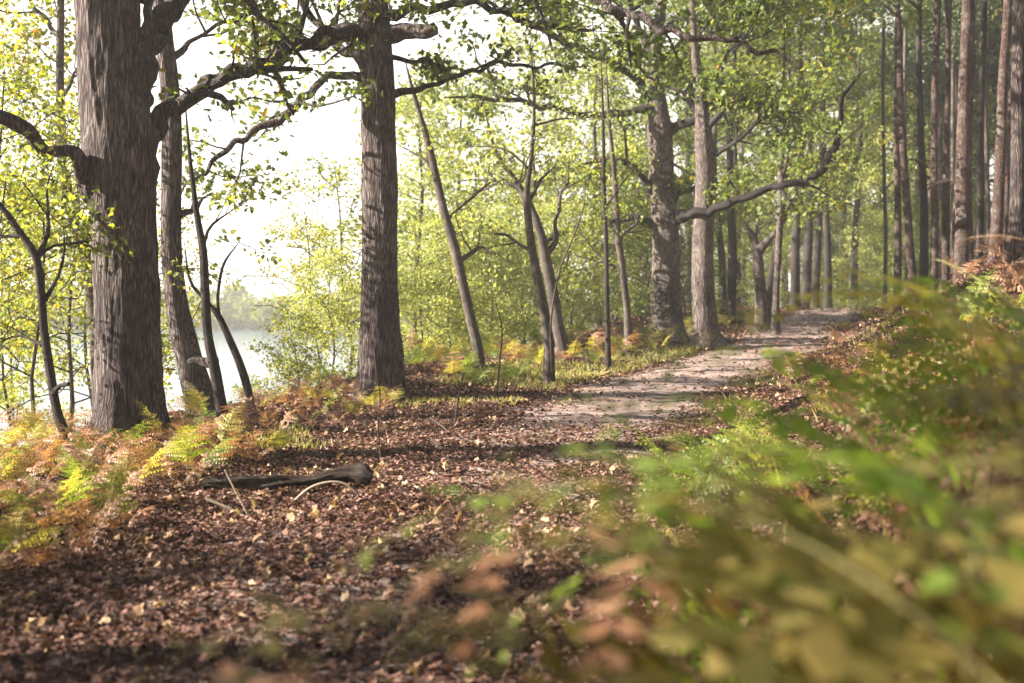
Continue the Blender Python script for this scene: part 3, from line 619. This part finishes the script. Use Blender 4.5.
protos['bank_a'] = proto_tree('bank_sapling', 109, 5.6, .045, .42, 1.5, 15, 5, 10, .07, 'bark_dark', 'leaf_yellow', .17, .35, .55, HEXL)
used = set()
def plant(kind, x, y, label, cat, group, rz=None, s=1., dz=0):
    root = protos[kind]; rz = rnd.uniform(0, 6.28) if rz is None else rz
    if kind not in used:
        used.add(kind); o = root; o.location = (x, y, gz(x, y)+dz); o.rotation_euler = (rnd.uniform(-.03, .03), rnd.uniform(-.03, .03), rz); o.scale = (s, s, s)
    else: o = dup(root, (x, y, gz(x, y)+dz), rz, (s*rnd.uniform(.7, 1.15),)*2+(s*rnd.uniform(.92, 1.1),), (rnd.uniform(-.05, .05), rnd.uniform(-.05, .05)))
    tag(o, label, cat, group); return o
def pxplant(kind, px, Y, *a, **k): return plant(kind, (px-512)/F*Y, Y, *a, **k)

G1 = 'pale leafy trees behind the verge between the lakeside oak and the path'
for (px, Y, k, s) in [(415, 33, 'wood_c', .8), (445, 38, 'wood_c', .95), (540, 36, 'wood_c', .8), (470, 52, 'wood_a', .8), (520, 60, 'wood_a', .9), (610, 52, 'wood_a', .9), (420, 60, 'wood_c', 1.1), (560, 75, 'wood_a', 1), (640, 62, 'wood_c', 1.2), (600, 38, 'wood_c', .85)]:
    pxplant(k, px, Y, 'slender pale-leaved tree among the bright foliage right of the lakeside oak', 'tree', G1, s=s)
G2 = 'trees of the dense wood on the left of the far path'
for (px, Y, k, s) in [(648, 42, 'wood_a', .9), (690, 45, 'wood_b', .9), (722, 40, 'wood_a', .85), (735, 48, 'pole_b', 1), (745, 55, 'wood_a', 1), (795, 46, 'pole_b', .95), (805, 52, 'pole_b', 1.05), (815, 47, 'wood_b', .9), (828, 50, 'pole_b', 1), (680, 62, 'wood_b', 1.1), (720, 70, 'wood_a', 1.2), (770, 66, 'wood_b', 1.2), (810, 75, 'wood_a', 1.2), (730, 36, 'pole_b', .8), (786, 60, 'wood_a', 1.1)]:
    pxplant(k, px, Y, 'tall green tree with slim trunk in the dense wood left of the path crest', 'tree', G2, s=s)
G3 = 'trees standing beyond the crest of the path'
for (px, Y, k, s) in [(842, 62, 'wood_a', 1), (862, 68, 'wood_c', 1.3), (880, 60, 'wood_a', .95), (870, 80, 'wood_b', 1.3), (845, 85, 'wood_a', 1.3), (905, 70, 'wood_a', 1.1), (900, 55, 'wood_c', 1.0), (858, 95, 'wood_b', 1.4), (925, 62, 'wood_b', 1.), (950, 75, 'wood_a', 1.2), (915, 90, 'wood_a', 1.4), (855, 56, 'pole_b', 1)]:
    pxplant(k, px, Y, 'green tree closing the view beyond the crest of the path', 'tree', G3, s=s)
G4 = 'bare-stemmed pines in the shade on the right bank'
for i in range(44):
    px = rnd.uniform(915, 1060); Y = rnd.uniform(30, 72)
    pxplant(rnd.choice(['pole_a', 'pole_a', 'pole_b']), px, Y, 'one of the shaded slender pines crowded behind the big pines on the right bank', 'pine tree', G4, s=rnd.uniform(.85, 1.15))
for i in range(7):
    pxplant('wood_b', 930+i*17+rnd.uniform(-8, 8), 50+rnd.uniform(0, 30), 'dark leafy tree filling the back of the wood on the right bank', 'tree', 'dark leafy trees at the back of the right bank', s=1.0)
G5 = 'leafy undergrowth trees at the left side of the path'
for (px, Y, k, s) in [(420, 26, 'under_b', .8), (450, 27, 'under_b', .9), (490, 28, 'under_b', .9), (525, 29, 'under_b', .85), (570, 30, 'under_b', .9), (640, 36, 'under_a', .9), (460, 34, 'under_b', 1.1), (615, 40, 'under_a', 1.), (685, 38, 'under_a', .9), (735, 44, 'under_a', .8), (430, 40, 'under_b', 1.2), (655, 48, 'under_a', 1.1)]:
    pxplant(k, px, Y, 'pale green leafy undergrowth bush behind the ferns along the left verge', 'bush', G5, s=s)
G6 = 'leafy undergrowth beyond the path crest and on the far bank'
for (px, Y, k, s) in [(790, 58, 'under_a', 1), (820, 60, 'under_a', 1.1), (845, 60, 'under_b', 1), (865, 57, 'under_b', 1.1), (885, 54, 'under_a', 1), (905, 50, 'under_a', .9), (925, 48, 'under_a', .8), (945, 52, 'under_a', .8), (700, 55, 'under_a', 1), (750, 60, 'under_a', 1.), (980, 48, 'under_a', .6), (875, 72, 'under_b', 1.3), (835, 75, 'under_b', 1.3)]:
    pxplant(k, px, Y, 'green undergrowth bush closing the gap around the far end of the path', 'bush', G6, s=s)
G7 = 'yellow green leafy saplings at the left edge above the water'
for (px, Y, k, s) in [(-8, 15, 'bank_a', .9), (28, 18, 'bank_a', 1.05), (70, 20, 'bank_a', 1.1), (5, 22, 'bank_a', 1.2), (95, 24, 'bank_a', 1.1), (-35, 18, 'bank_a', 1.1), (15, 30, 'wood_c', .7)]:
    pxplant(k, px, Y, 'yellow green leafy sapling at the left edge between the camera and the water', 'sapling', G7, s=s)
for (px, Y, k, s, l) in [(318, 25.5, 'bank_a', .8, 'short slim sapling over the water left of the taller one beside the lakeside oak'), (345, 27.5, 'bank_a', 1.1, 'tall thin sapling over the water against the left side of the lakeside oak'), (300, 22, 'under_c', .6, 'small orange-tinged sapling in front of the water, left of the lakeside oak'), (335, 23, 'under_b', .7, 'pale green sapling just left of the lakeside oak, partly over the water'), (262, 25, 'under_c', .55, 'yellow-leaved sapling over the water between the thin stems'), (150, 21, 'bank_a', .9, 'small leafy sapling seen between the biggest oak and the slim trunk behind it')]:
    pxplant(k, px, Y, l, 'sapling', None, s=s)
# unseen trees added out of frame to the left to shade foreground and path
G8 = 'unseen shade trees added left of the picture'
for (x, y, k, s) in [(-9.5, 6.2, 'wood_c', .7), (-8.0, 3.9, 'wood_c', .75), (-6.0, 1.4, 'wood_c', .7), (-10.5, 3.0, 'wood_b', .75), (-8.0, -1.6, 'pole_b', .75), (-5, -4, 'wood_a', .9)]:
    plant(k, x, y, 'unseen tree added left of the picture to shade the foreground', 'tree', G8, s=s)
G9 = 'unseen trees added around the camera to block sky light'  # unseen trees added on all sides; their crowns hold back the sky fill
for (x, y, k, s) in [(5.5, 4.5, 'pole_b', .8), (8, 9, 'pole_b', .8), (3.5, -3, 'pole_b', .85), (7, -1, 'wood_b', .9), (0, -7, 'wood_a', 1), (6, -8, 'wood_a', 1), (10, 14, 'pole_b', .85), (4, 1.5, 'wood_b', .9), (-3.2, 2.2, 'pole_b', .85), (-4.0, 5.0, 'pole_b', .8), (2.6, 2.2, 'pole_b', .85), (3.8, 6, 'pole_b', .85), (.8, -3, 'pole_b', .9), (-2, -2.5, 'pole_b', .9), (5.6, 10, 'pole_b', .85), (7.4, 14, 'pole_b', .85), (2.5, -5, 'wood_b', 1), (-2, -6, 'wood_b', .9), (9, 4, 'wood_a', 1), (12, 5, 'wood_b', 1), (13, 20, 'wood_b', .9), (-2, -12, 'wood_b', 1.), (16, 12, 'wood_a', 1)]:
    plant(k, x, y, 'unseen tree added outside the picture to block sky light', 'tree', G9, s=s)
for k, r_ in protos.items():
    if k not in used:
        for c in list(r_.children): bpy.data.objects.remove(c)
        bpy.data.objects.remove(r_)

# far shore wood: one mass
mb = MB()
for i in range(420):
    a = rng.uniform(-62, 22); rr = rng.uniform(188, 225); x = rr*math.sin(R(a)); y = rr*math.cos(R(a))
    if x-pathx(y) > -12: continue
    h = rng.uniform(3, 7); z = gz(x, y); n = 220
    d = unit(rng.normal(size=(n, 3)))*(rng.random((n, 1))**.4)*np.array([h*.3, h*.3, h*.45])
    leaves(mb, d+np.array([x, y, z+h*.5]), 1.3, .5, DIAM)
o = link('far_shore_wood', mb.mesh('far_shore_wood', [M['leaf_green']])); o['kind'] = 'stuff'; o['label'] = 'hazy wood along the far shore of the lake'

# ------------------------------------------------------------------ bracken
def frond_mesh(seed, L, wid, npair, npin, arch, matk, stalk, dens=1., bare=.34, rag=.15, droop=.25, rs=1.):
    g = random.Random(seed); n = 26
    ang = R(82); P = [np.zeros(3)]; step = L/n; side = 0
    for i in range(n):
        ang -= arch/n*(.5+1.2*i/n); side += g.uniform(-.02, .02)
        P.append(P[-1]+step*np.array([math.cos(ang), side, math.sin(ang)]))
    P = np.array(P); st = MB(); b = MB(); V = []; kb = int(bare*n); rr = np.linspace(.0034, .0009, n+1)*rs
    tube(st, P[:kb+1], rr[:kb+1], 5); tube(b, P[kb:], rr[kb:], 5, mat=1)
    for i in range(npair):
        s = (i+.5)/npair; t = bare+(1-bare)*s; f = t*n; k = min(int(f), n-1); p = P[k]+(P[k+1]-P[k])*(f-k); T = unit(P[k+1]-P[k])
        up = unit(np.cross(T, np.array([0, 1., 0]))); up = -up if up[2] < 0 else up
        pl = wid*(1-s)**.85*(1-.35*math.exp(-s*9))*g.uniform(1-rag, 1+rag)
        for sd in (-1, 1):
            if g.random() > dens: continue
            D = unit(np.array([0, sd, 0.])+T*g.uniform(.15, .5)+up*g.uniform(-droop, .12))
            Nn = unit(np.cross(D, T))*(-sd); Nn = Nn if Nn[2] > 0 or True else Nn
            m = max(3, int(npin*(pl/wid)**.6)); cv = g.uniform(-.3, .05)*(1+droop)
            for j in range(m):
                q_ = (j+.3)/m; o_ = p+D*pl*q_+up*cv*pl*q_*q_
                w = .2*pl*(1-q_)**.7*(.75+.25*(s < .7))+.004; hw = pl/m*.46
                for s2 in (-1, 1):
                    D2 = unit(T*s2*1.0+D*.45+up*g.uniform(-.3-droop*.5, .15)); e = unit(D)
                    V.append([o_-e*hw*.8, o_-e*hw*.7+D2*w*.62, o_+D2*w+e*hw*.3, o_+e*hw*.8+D2*w*.25])
    V = np.array(V); b.add(V.reshape(-1, 3), np.arange(len(V)*4).reshape(-1, 4))
    return b.mesh('frond', [M[matk], M[stalk]]), st.mesh('stalk', [M[stalk]], True)
FR = {}
for kind, mk, sk, dens, rag, droop in (('green', 'fern_green', 'stalk_green', 1, .12, .25), ('yellow', 'fern_yellow', 'stalk_brown', .95, .2, .4), ('brown', 'fern_brown', 'stalk_brown', .8, .3, .4), ('rust', 'fern_rust', 'stalk_brown', .8, .3, .38)):
    FR[kind] = [frond_mesh(900+i*7+len(mk), 1.0, .34, 13, 9, R(52+i*12), mk, sk, dens, .36-.03*i, rag, droop) for i in range(4)]
NB = 0
def bracken(x, y, h, kind, label, group, nf=None, lean=None, mix=None, z=None, name='bracken_fern'):
    global NB; NB += 1
    root = link(name, None); root.location = (x, y, (gz(x, y) if z is None else z)-.02); tag(root, label, 'fern', group)
    nf = nf or rnd.choice([2, 3, 3, 4]); a0 = rnd.uniform(0, 6.28)
    for i in range(nf):
        k = kind if (mix is None or rnd.random() > .3) else mix
        bm_, sm_ = rnd.choice(FR[k]); s = h*rnd.uniform(.75, 1.2)/.85
        f = link('frond', bm_, root, (rnd.uniform(-.05, .05), rnd.uniform(-.05, .05), 0))
        a = (a0+i*6.283/nf+rnd.uniform(-.5, .5)) if lean is None else lean+rnd.uniform(-.5, .5)
        f.rotation_euler = (rnd.uniform(-.15, .15), rnd.uniform(-.1, .25), a); f.scale = (s, s, s)
        link('stalk', sm_, f)
    return root
def zone(n, y0, y1, u0, u1, h0, h1, kinds, texts, thr=-1, xmin=None, mind=.28):
    pts = []; tries = 0
    while len(pts) < n and tries < n*60:
        tries += 1
        y = rnd.uniform(y0, y1); u = rnd.uniform(u0, u1); x = float(pathx(y))+u
        if abs(x) > y*.42+.5: continue
        if float(vnoise(x*.5+20, y*.5)) < thr: continue
        if any((x-a)**2+(y-b)**2 < mind**2 for a, b in pts): continue
        pts.append((x, y)); k = rnd.choice(kinds); lab, grp = texts[k]
        bracken(x, y, rnd.uniform(h0, h1), k, lab, grp, mix=rnd.choice(kinds))
def tx(place):
    return {k: (f'{c} bracken fern {place}', f'{c} bracken {place}') for k, c in (('green', 'green'), ('yellow', 'yellowing'), ('brown', 'withered brown'), ('rust', 'rust-orange'))}
zone(100, 8.0, 12.6, -5.6, -2.3, .32, .58, ['brown', 'rust', 'brown', 'rust', 'rust', 'yellow', 'green'], tx('in the thicket at the foot of the biggest oak'))
zone(52, 6.3, 8.6, -4.4, -1.75, .3, .6, ['brown', 'green', 'brown', 'rust', 'yellow'], tx('at the lower left corner beside the path'))
zone(46, 12.2, 19, -4.9, -2.7, .3, .55, ['yellow', 'rust', 'brown', 'rust', 'green'], tx('on the lake bank around the lakeside oak'))
zone(44, 19, 30, -4.6, -1.9, .45, .7, ['yellow', 'yellow', 'green', 'rust'], tx('along the left verge below the light trunks'), mind=.35)
zone(18, 29, 42, -3.2, -1.5, .4, .7, ['green', 'yellow'], tx('at the feet of the two far oaks'), mind=.4)
zone(28, 5.0, 11, 1.5, 4.4, .45, .75, ['green', 'green', 'yellow', 'rust', 'brown'], tx('on the right bank near the path'), mind=.35)
zone(10, 12, 22, 2.2, 5.2, .4, .7, ['rust', 'yellow', 'brown', 'green'], tx('farther up the right bank'), mind=.4)
zone(22, 2.6, 5.5, 1.9, 3.9, .7, 1.0, ['green', 'brown', 'green', 'brown'], tx('close to the camera on the right'), mind=.3)
# upright bright fern on the left, and its neighbour
b_ = bracken(at(107, 560, 8.1)[0], 8.1, .62, 'green', 'bright yellow-green upright fern on a bare stalk in front of the dark thicket', None, nf=1, lean=1.9)
for f in b_.children: f.rotation_euler[1] = -.35
bracken(at(18, 600, 7.6)[0], 7.6, .3, 'green', 'small bright green fern low at the left edge of the picture', None, nf=2)

# big blurred fronds right in front of the lens, rooted in the bank below
FG = {k: [frond_mesh(1500+i+len(k), 1.0, .36, 9, 8, R(88+i*22), 'fern_'+{'brown': 'olive', 'green': 'bright'}.get(k, k), 'stalk_olive', .9, .4, .25, .3, .6) for i in range(3)] for k in ('green', 'brown', 'yellow', 'rust')}
DEBUG = False
def near(x, y, h, kind, rz, label, tilt=.0, v=None):
    root = link('bracken_fern', None); z = gz(x, y)-.03; root.location = (x, y, z); tag(root, label, 'fern', 'blurred bracken close in front of the camera')
    bm_, sm_ = FG[kind][v if v is not None else rnd.randrange(3)]
    f = link('frond', bm_, root); f.rotation_euler = (0, tilt, rz); f.scale = (h, h, h); link('stalk', sm_, f)
    if DEBUG:
        bpy.context.view_layer.update(); W = [f.matrix_world @ v_.co for v_ in list(bm_.vertices)[::7]]
        pp = np.array([(512+w_.x/w_.y*F, HZ-(w_.z-EYE)/w_.y*F) for w_ in W if w_.y > .1])
        print('NEAR', label[:40], np.percentile(pp, [5, 95], axis=0).round().tolist(), 'minY', round(min(w_.y for w_ in W), 2))
    return root
NEAR = [
    (.88, 2.35, 1.72, 'green', 3.35, 'bright green fern tip reaching farthest left over the path, lower centre', .0, 1),
    (1.0, 2.6, 1.6, 'yellow', 3.1, 'yellow-green fern just behind the fern reaching farthest left', .0, 1),
    (1.15, 2.5, 1.75, 'green', 3.25, 'large green fern arching left over the path edge', .0, 1),
    (1.35, 2.9, 1.75, 'green', 3.05, 'soft green fern behind the arching one at lower right', .0, 1),
    (1.0, 2.0, 1.6, 'green', 3.0, 'blurred green fern bending down towards the left, lower centre', .0, 2),
    (1.6, 2.9, 1.75, 'yellow', 3.2, 'yellow-green fern leaning left at lower right', .0, 1),
    (.30, .95, 1.9, 'brown', 1.25, 'tall brown out-of-focus fern in front of the right bank', -.05, 0),
    (.95, 1.5, 1.75, 'brown', 2.9, 'dark olive very blurred fern at the bottom right', .0, 1),
    (.75, 1.0, 1.7, 'brown', 2.3, 'very blurred brown fern at the bottom right corner', -.1, 1),
    (.85, 1.75, 1.6, 'rust', 3.1, 'blurred orange-brown fern along the bottom edge right of the centre', .0, 1),
    (.62, 1.75, 1.68, 'brown', 3.15, 'blurred olive-brown fern low in the bottom centre', .0, 1),
    (.42, 1.5, 1.72, 'rust', 3.25, 'blurred rust-brown fern low in the bottom centre', .0, 1),
    (.25, 1.5, 1.72, 'green', 3.1, 'blurred olive fern at the bottom left of centre', .0, 1),
    (.1, 1.45, 1.72, 'brown', 3.2, 'faint blurred brown fern low at the bottom left', .0, 1),
    (1.2, 1.9, 1.5, 'brown', 2.3, 'brown fern at the right edge in front of the bank', -.05, 0),
    (1.9, 3.6, 1.6, 'green', 2.8, 'green fern at the right edge below the pines', .0, 1),
    (1.1, 1.75, 1.7, 'green', 3.3, 'green fern at lower right bowing away from the camera', .0, 1),
    (1.6, 3.0, 1.6, 'yellow', 2.6, 'yellow fern at lower right between brown ones', .0, 0),
]
for a in NEAR: near(*a)

# ------------------------------------------------------------------ logs, sticks, stems
def stick(name, label, cat, pts, Y, mat, dY=0, rough=.3, base=None, ns=10, lift=0.):
    P, Rr = px_path(pts, Y, dY)
    for i in range(len(P)):
        g0 = gz(P[i][0], P[i][1])
        P[i][2] = max(P[i][2], g0-Rr[i]*.3+lift)
    o0 = P[0].copy(); sp, sr = smooth_path(P-o0, Rr, .03)
    mb = MB(); tube(mb, sp, sr, ns, rough, .06 if rough else 0, 5)
    o = link(name, mb.mesh(name, [M[mat]], True), None, o0); tag(o, label, cat); return o
lg = stick('fallen_log', 'shade-darkened mossy fallen branch lying along the left side of the path', 'log',
    [(203, 497, 8), (222, 495, 15), (240, 491, 19), (262, 495, 15), (280, 492, 18), (298, 491, 14), (318, 484, 15), (334, 476, 11), (350, 475, 14), (360, 477, 20), (369, 481, 16)], 10.1, 'wood_shaded', 0, .9, ns=32, lift=.08)
stick('curved_stick', 'pale curved dead stalk arching in front of the fallen branch', 'stick', [(292, 503, 3), (310, 488, 3), (330, 482, 2.6), (345, 484, 2.2), (356, 492, 2)], 9.6, 'twig_pale', 0, 0)
stick('curved_stick', 'yellowish curved dead stalk leaning across the left end of the fallen branch', 'stick', [(208, 500, 3), (226, 507, 3), (242, 515, 3), (252, 524, 2.5)], 9.0, 'twig_pale', 0, 0)
stick('curved_stick', 'thin pale stalk crossing the left end of the fallen branch', 'stick', [(225, 470, 1.6), (236, 492, 1.6), (248, 515, 1.6)], 9.1, 'twig_pale', 0, 0)
stick('dead_stem', 'thin bare upright stem in front of the thick oak by the lake', 'stem', [(381, 458, 1.5), (378, 430, 1.4), (380, 395, 1.2), (374, 350, 1.0), (370, 310, .8), (378, 285, .6)], 12.0, 'bark_young', 0, 0)
stick('dead_stem', 'short pale bare stem on the verge right of the thick oak', 'stem', [(455, 424, 2.), (458, 400, 1.7), (464, 372, 1.3)], 15, 'bark_young', 0, 0)
stick('dead_stem', 'low slanting pale twig on the verge beside the short bare stem', 'stem', [(430, 418, 2), (440, 424, 2), (450, 433, 2)], 14.2, 'twig_pale', 0, 0)
stick('dead_stem', 'thin pale upright stem on the verge under the twin-topped trunk', 'stem', [(497, 395, 1.7), (500, 360, 1.5), (502, 330, 1.2), (495, 300, .9)], 18, 'bark_young', 0, 0)
stick('dead_stem', 'tall pale whippy stem bending right beside the slender light trunk', 'stem', [(552, 372, 2.4), (551, 320, 2.2), (560, 270, 2), (574, 235, 1.8), (584, 205, 1.4), (585, 180, 1)], 18.5, 'bark_young', 0, 0)
stick('root', 'dark low root crossing the path at its left side', 'root', [(425, 508, 3), (450, 505, 7), (480, 502, 8), (505, 500, 5)], 9.8, 'wood_dead', 0, .6, ns=14)

def stone(px, Y, s, label):
    x = (px-512)/F*Y; me_v = []; import bmesh
    bm = bmesh.new(); bmesh.ops.create_icosphere(bm, subdivisions=3, radius=1)
    for v in bm.verts:
        n = mnoise.noise(v.co*1.3+Vector((px, 0, 0)))*.5+mnoise.noise(v.co*4)*.12; v.co *= (1+n); v.co.z *= .55
        v.co *= s
    me = bpy.data.meshes.new('stone'); bm.to_mesh(me); bm.free(); me.materials.append(M['bark_oak_grey'])
    for p_ in me.polygons: p_.use_smooth = True
    o = link('stone', me, None, (x, Y, gz(x, Y)+s*.15)); tag(o, label, 'stone')
stone(487, 8.6, .06, 'small dark stone on the path in the lower middle'); stone(628, 26.3, .16, 'pale stone at the left path edge below the far oaks')
stone(715, 24.8, .10, 'grey stone at the path edge under the grey trunked oak'); stone(560, 14, .05, 'small stone on the bare middle of the path')

# ------------------------------------------------------------------ haze
HAZE = .0013
if HAZE:
    mb = MB(); x0, x1, y0, y1, z0, z1 = -420, 420, -30, 480, -12, 34
    V = [(x0, y0, z0), (x1, y0, z0), (x1, y1, z0), (x0, y1, z0), (x0, y0, z1), (x1, y0, z1), (x1, y1, z1), (x0, y1, z1)]
    mb.add(V, [(0, 3, 2, 1), (4, 5, 6, 7), (0, 1, 5, 4), (1, 2, 6, 5), (2, 3, 7, 6), (3, 0, 4, 7)])
    m, nt, nd, lk = newmat('haze'); v = nd.new('ShaderNodeVolumePrincipled'); v.inputs['Density'].default_value = HAZE
    v.inputs['Color'].default_value = (1, .975, .90, 1); v.inputs['Anisotropy'].default_value = .3
    o = nd.new('ShaderNodeOutputMaterial'); lk.new(v.outputs[0], o.inputs['Volume'])
    h = link('haze', mb.mesh('haze', [m])); h['kind'] = 'stuff'; h['label'] = 'bright morning haze in the air over lake and wood'

# ------------------------------------------------------------------ light, world, camera
AZ = R(94); EL = R(26)       # azimuth to the left of the view direction
w = bpy.data.worlds.new('World'); SC.world = w; w.use_nodes = True; nt = w.node_tree; nt.nodes.clear()
sky = nt.nodes.new('ShaderNodeTexSky'); sky.sky_type = 'NISHITA'; sky.sun_disc = False; sky.sun_elevation = EL; sky.sun_rotation = -AZ
sky.air_density = 1.0; sky.dust_density = 1.2; sky.ozone_density = 1.0
bg = nt.nodes.new('ShaderNodeBackground'); bg.inputs['Strength'].default_value = .05
ow = nt.nodes.new('ShaderNodeOutputWorld'); 
# white layer added low in the sky to make it bright, breaking up higher
N_, K_ = nt.nodes, nt.links
tcw = N_.new('ShaderNodeTexCoord'); sx = N_.new('ShaderNodeSeparateXYZ'); K_.new(tcw.outputs['Generated'], sx.inputs[0])
cn = N_.new('ShaderNodeTexNoise'); cn.inputs['Scale'].default_value = 3.2; cn.inputs['Detail'].default_value = 6; cn.inputs['Roughness'].default_value = .6
mpw = N_.new('ShaderNodeMapping'); mpw.inputs['Scale'].default_value = (1, 1, 2.6); K_.new(tcw.outputs['Generated'], mpw.inputs[0]); K_.new(mpw.outputs[0], cn.inputs['Vector'])
el = N_.new('ShaderNodeMapRange'); el.inputs[1].default_value = .12; el.inputs[2].default_value = .55; el.inputs[3].default_value = 1.0; el.inputs[4].default_value = -.15; K_.new(sx.outputs['Z'], el.inputs[0])
sm = N_.new('ShaderNodeMath'); sm.operation = 'ADD'; K_.new(el.outputs[0], sm.inputs[0]); K_.new(cn.outputs['Fac'], sm.inputs[1])
cr_ = N_.new('ShaderNodeMapRange'); cr_.interpolation_type = 'SMOOTHSTEP'; cr_.inputs[1].default_value = .55; cr_.inputs[2].default_value = .95; K_.new(sm.outputs[0], cr_.inputs[0])
mw = N_.new('ShaderNodeMix'); mw.data_type = 'RGBA'; K_.new(cr_.outputs[0], mw.inputs['Factor']); K_.new(sky.outputs[0], mw.inputs[6]); mw.inputs[7].default_value = (5.6, 5.5, 5.3, 1)
nt.links.new(mw.outputs[2], bg.inputs[0]); nt.links.new(bg.outputs[0], ow.inputs[0])
sd = bpy.data.lights.new('sun', 'SUN'); sd.energy = 5.0; sd.angle = R(.53); sd.color = (1, .93, .82)
so = bpy.data.objects.new('sun', sd); COL.objects.link(so)
to_sun = Vector((-math.sin(AZ)*math.cos(EL), math.cos(AZ)*math.cos(EL), math.sin(EL)))
so.rotation_euler = to_sun.to_track_quat('Z', 'Y').to_euler(); so.location = to_sun*60

cd = bpy.data.cameras.new('camera'); cam = bpy.data.objects.new('camera', cd); COL.objects.link(cam)
cam.location = (0, 0, EYE); cam.rotation_euler = (R(90), 0, 0); cd.lens = 45; cd.sensor_width = 36
cd.shift_y = -(341.5-HZ)/1024; cd.clip_start = .05; cd.clip_end = 3000
cd.dof.use_dof = True; cd.dof.focus_distance = 13.5; cd.dof.aperture_fstop = 1.9
SC.camera = cam
vs = SC.view_settings; vs.view_transform = 'Standard'; vs.look = 'None'; vs.gamma = 1; vs.use_curve_mapping = False; vs.exposure = 2.55
cy = SC.cycles; cy.use_denoising = True; cy.max_bounces = 6; cy.diffuse_bounces = 3; cy.transmission_bounces = 4; cy.glossy_bounces = 2; cy.volume_bounces = 0
cy.caustics_reflective = False; cy.caustics_refractive = False; cy.sample_clamp_indirect = 6
print('bracken', NB, 'verts', sum(len(m.vertices) for m in bpy.data.meshes), 'objects', len(bpy.data.objects))
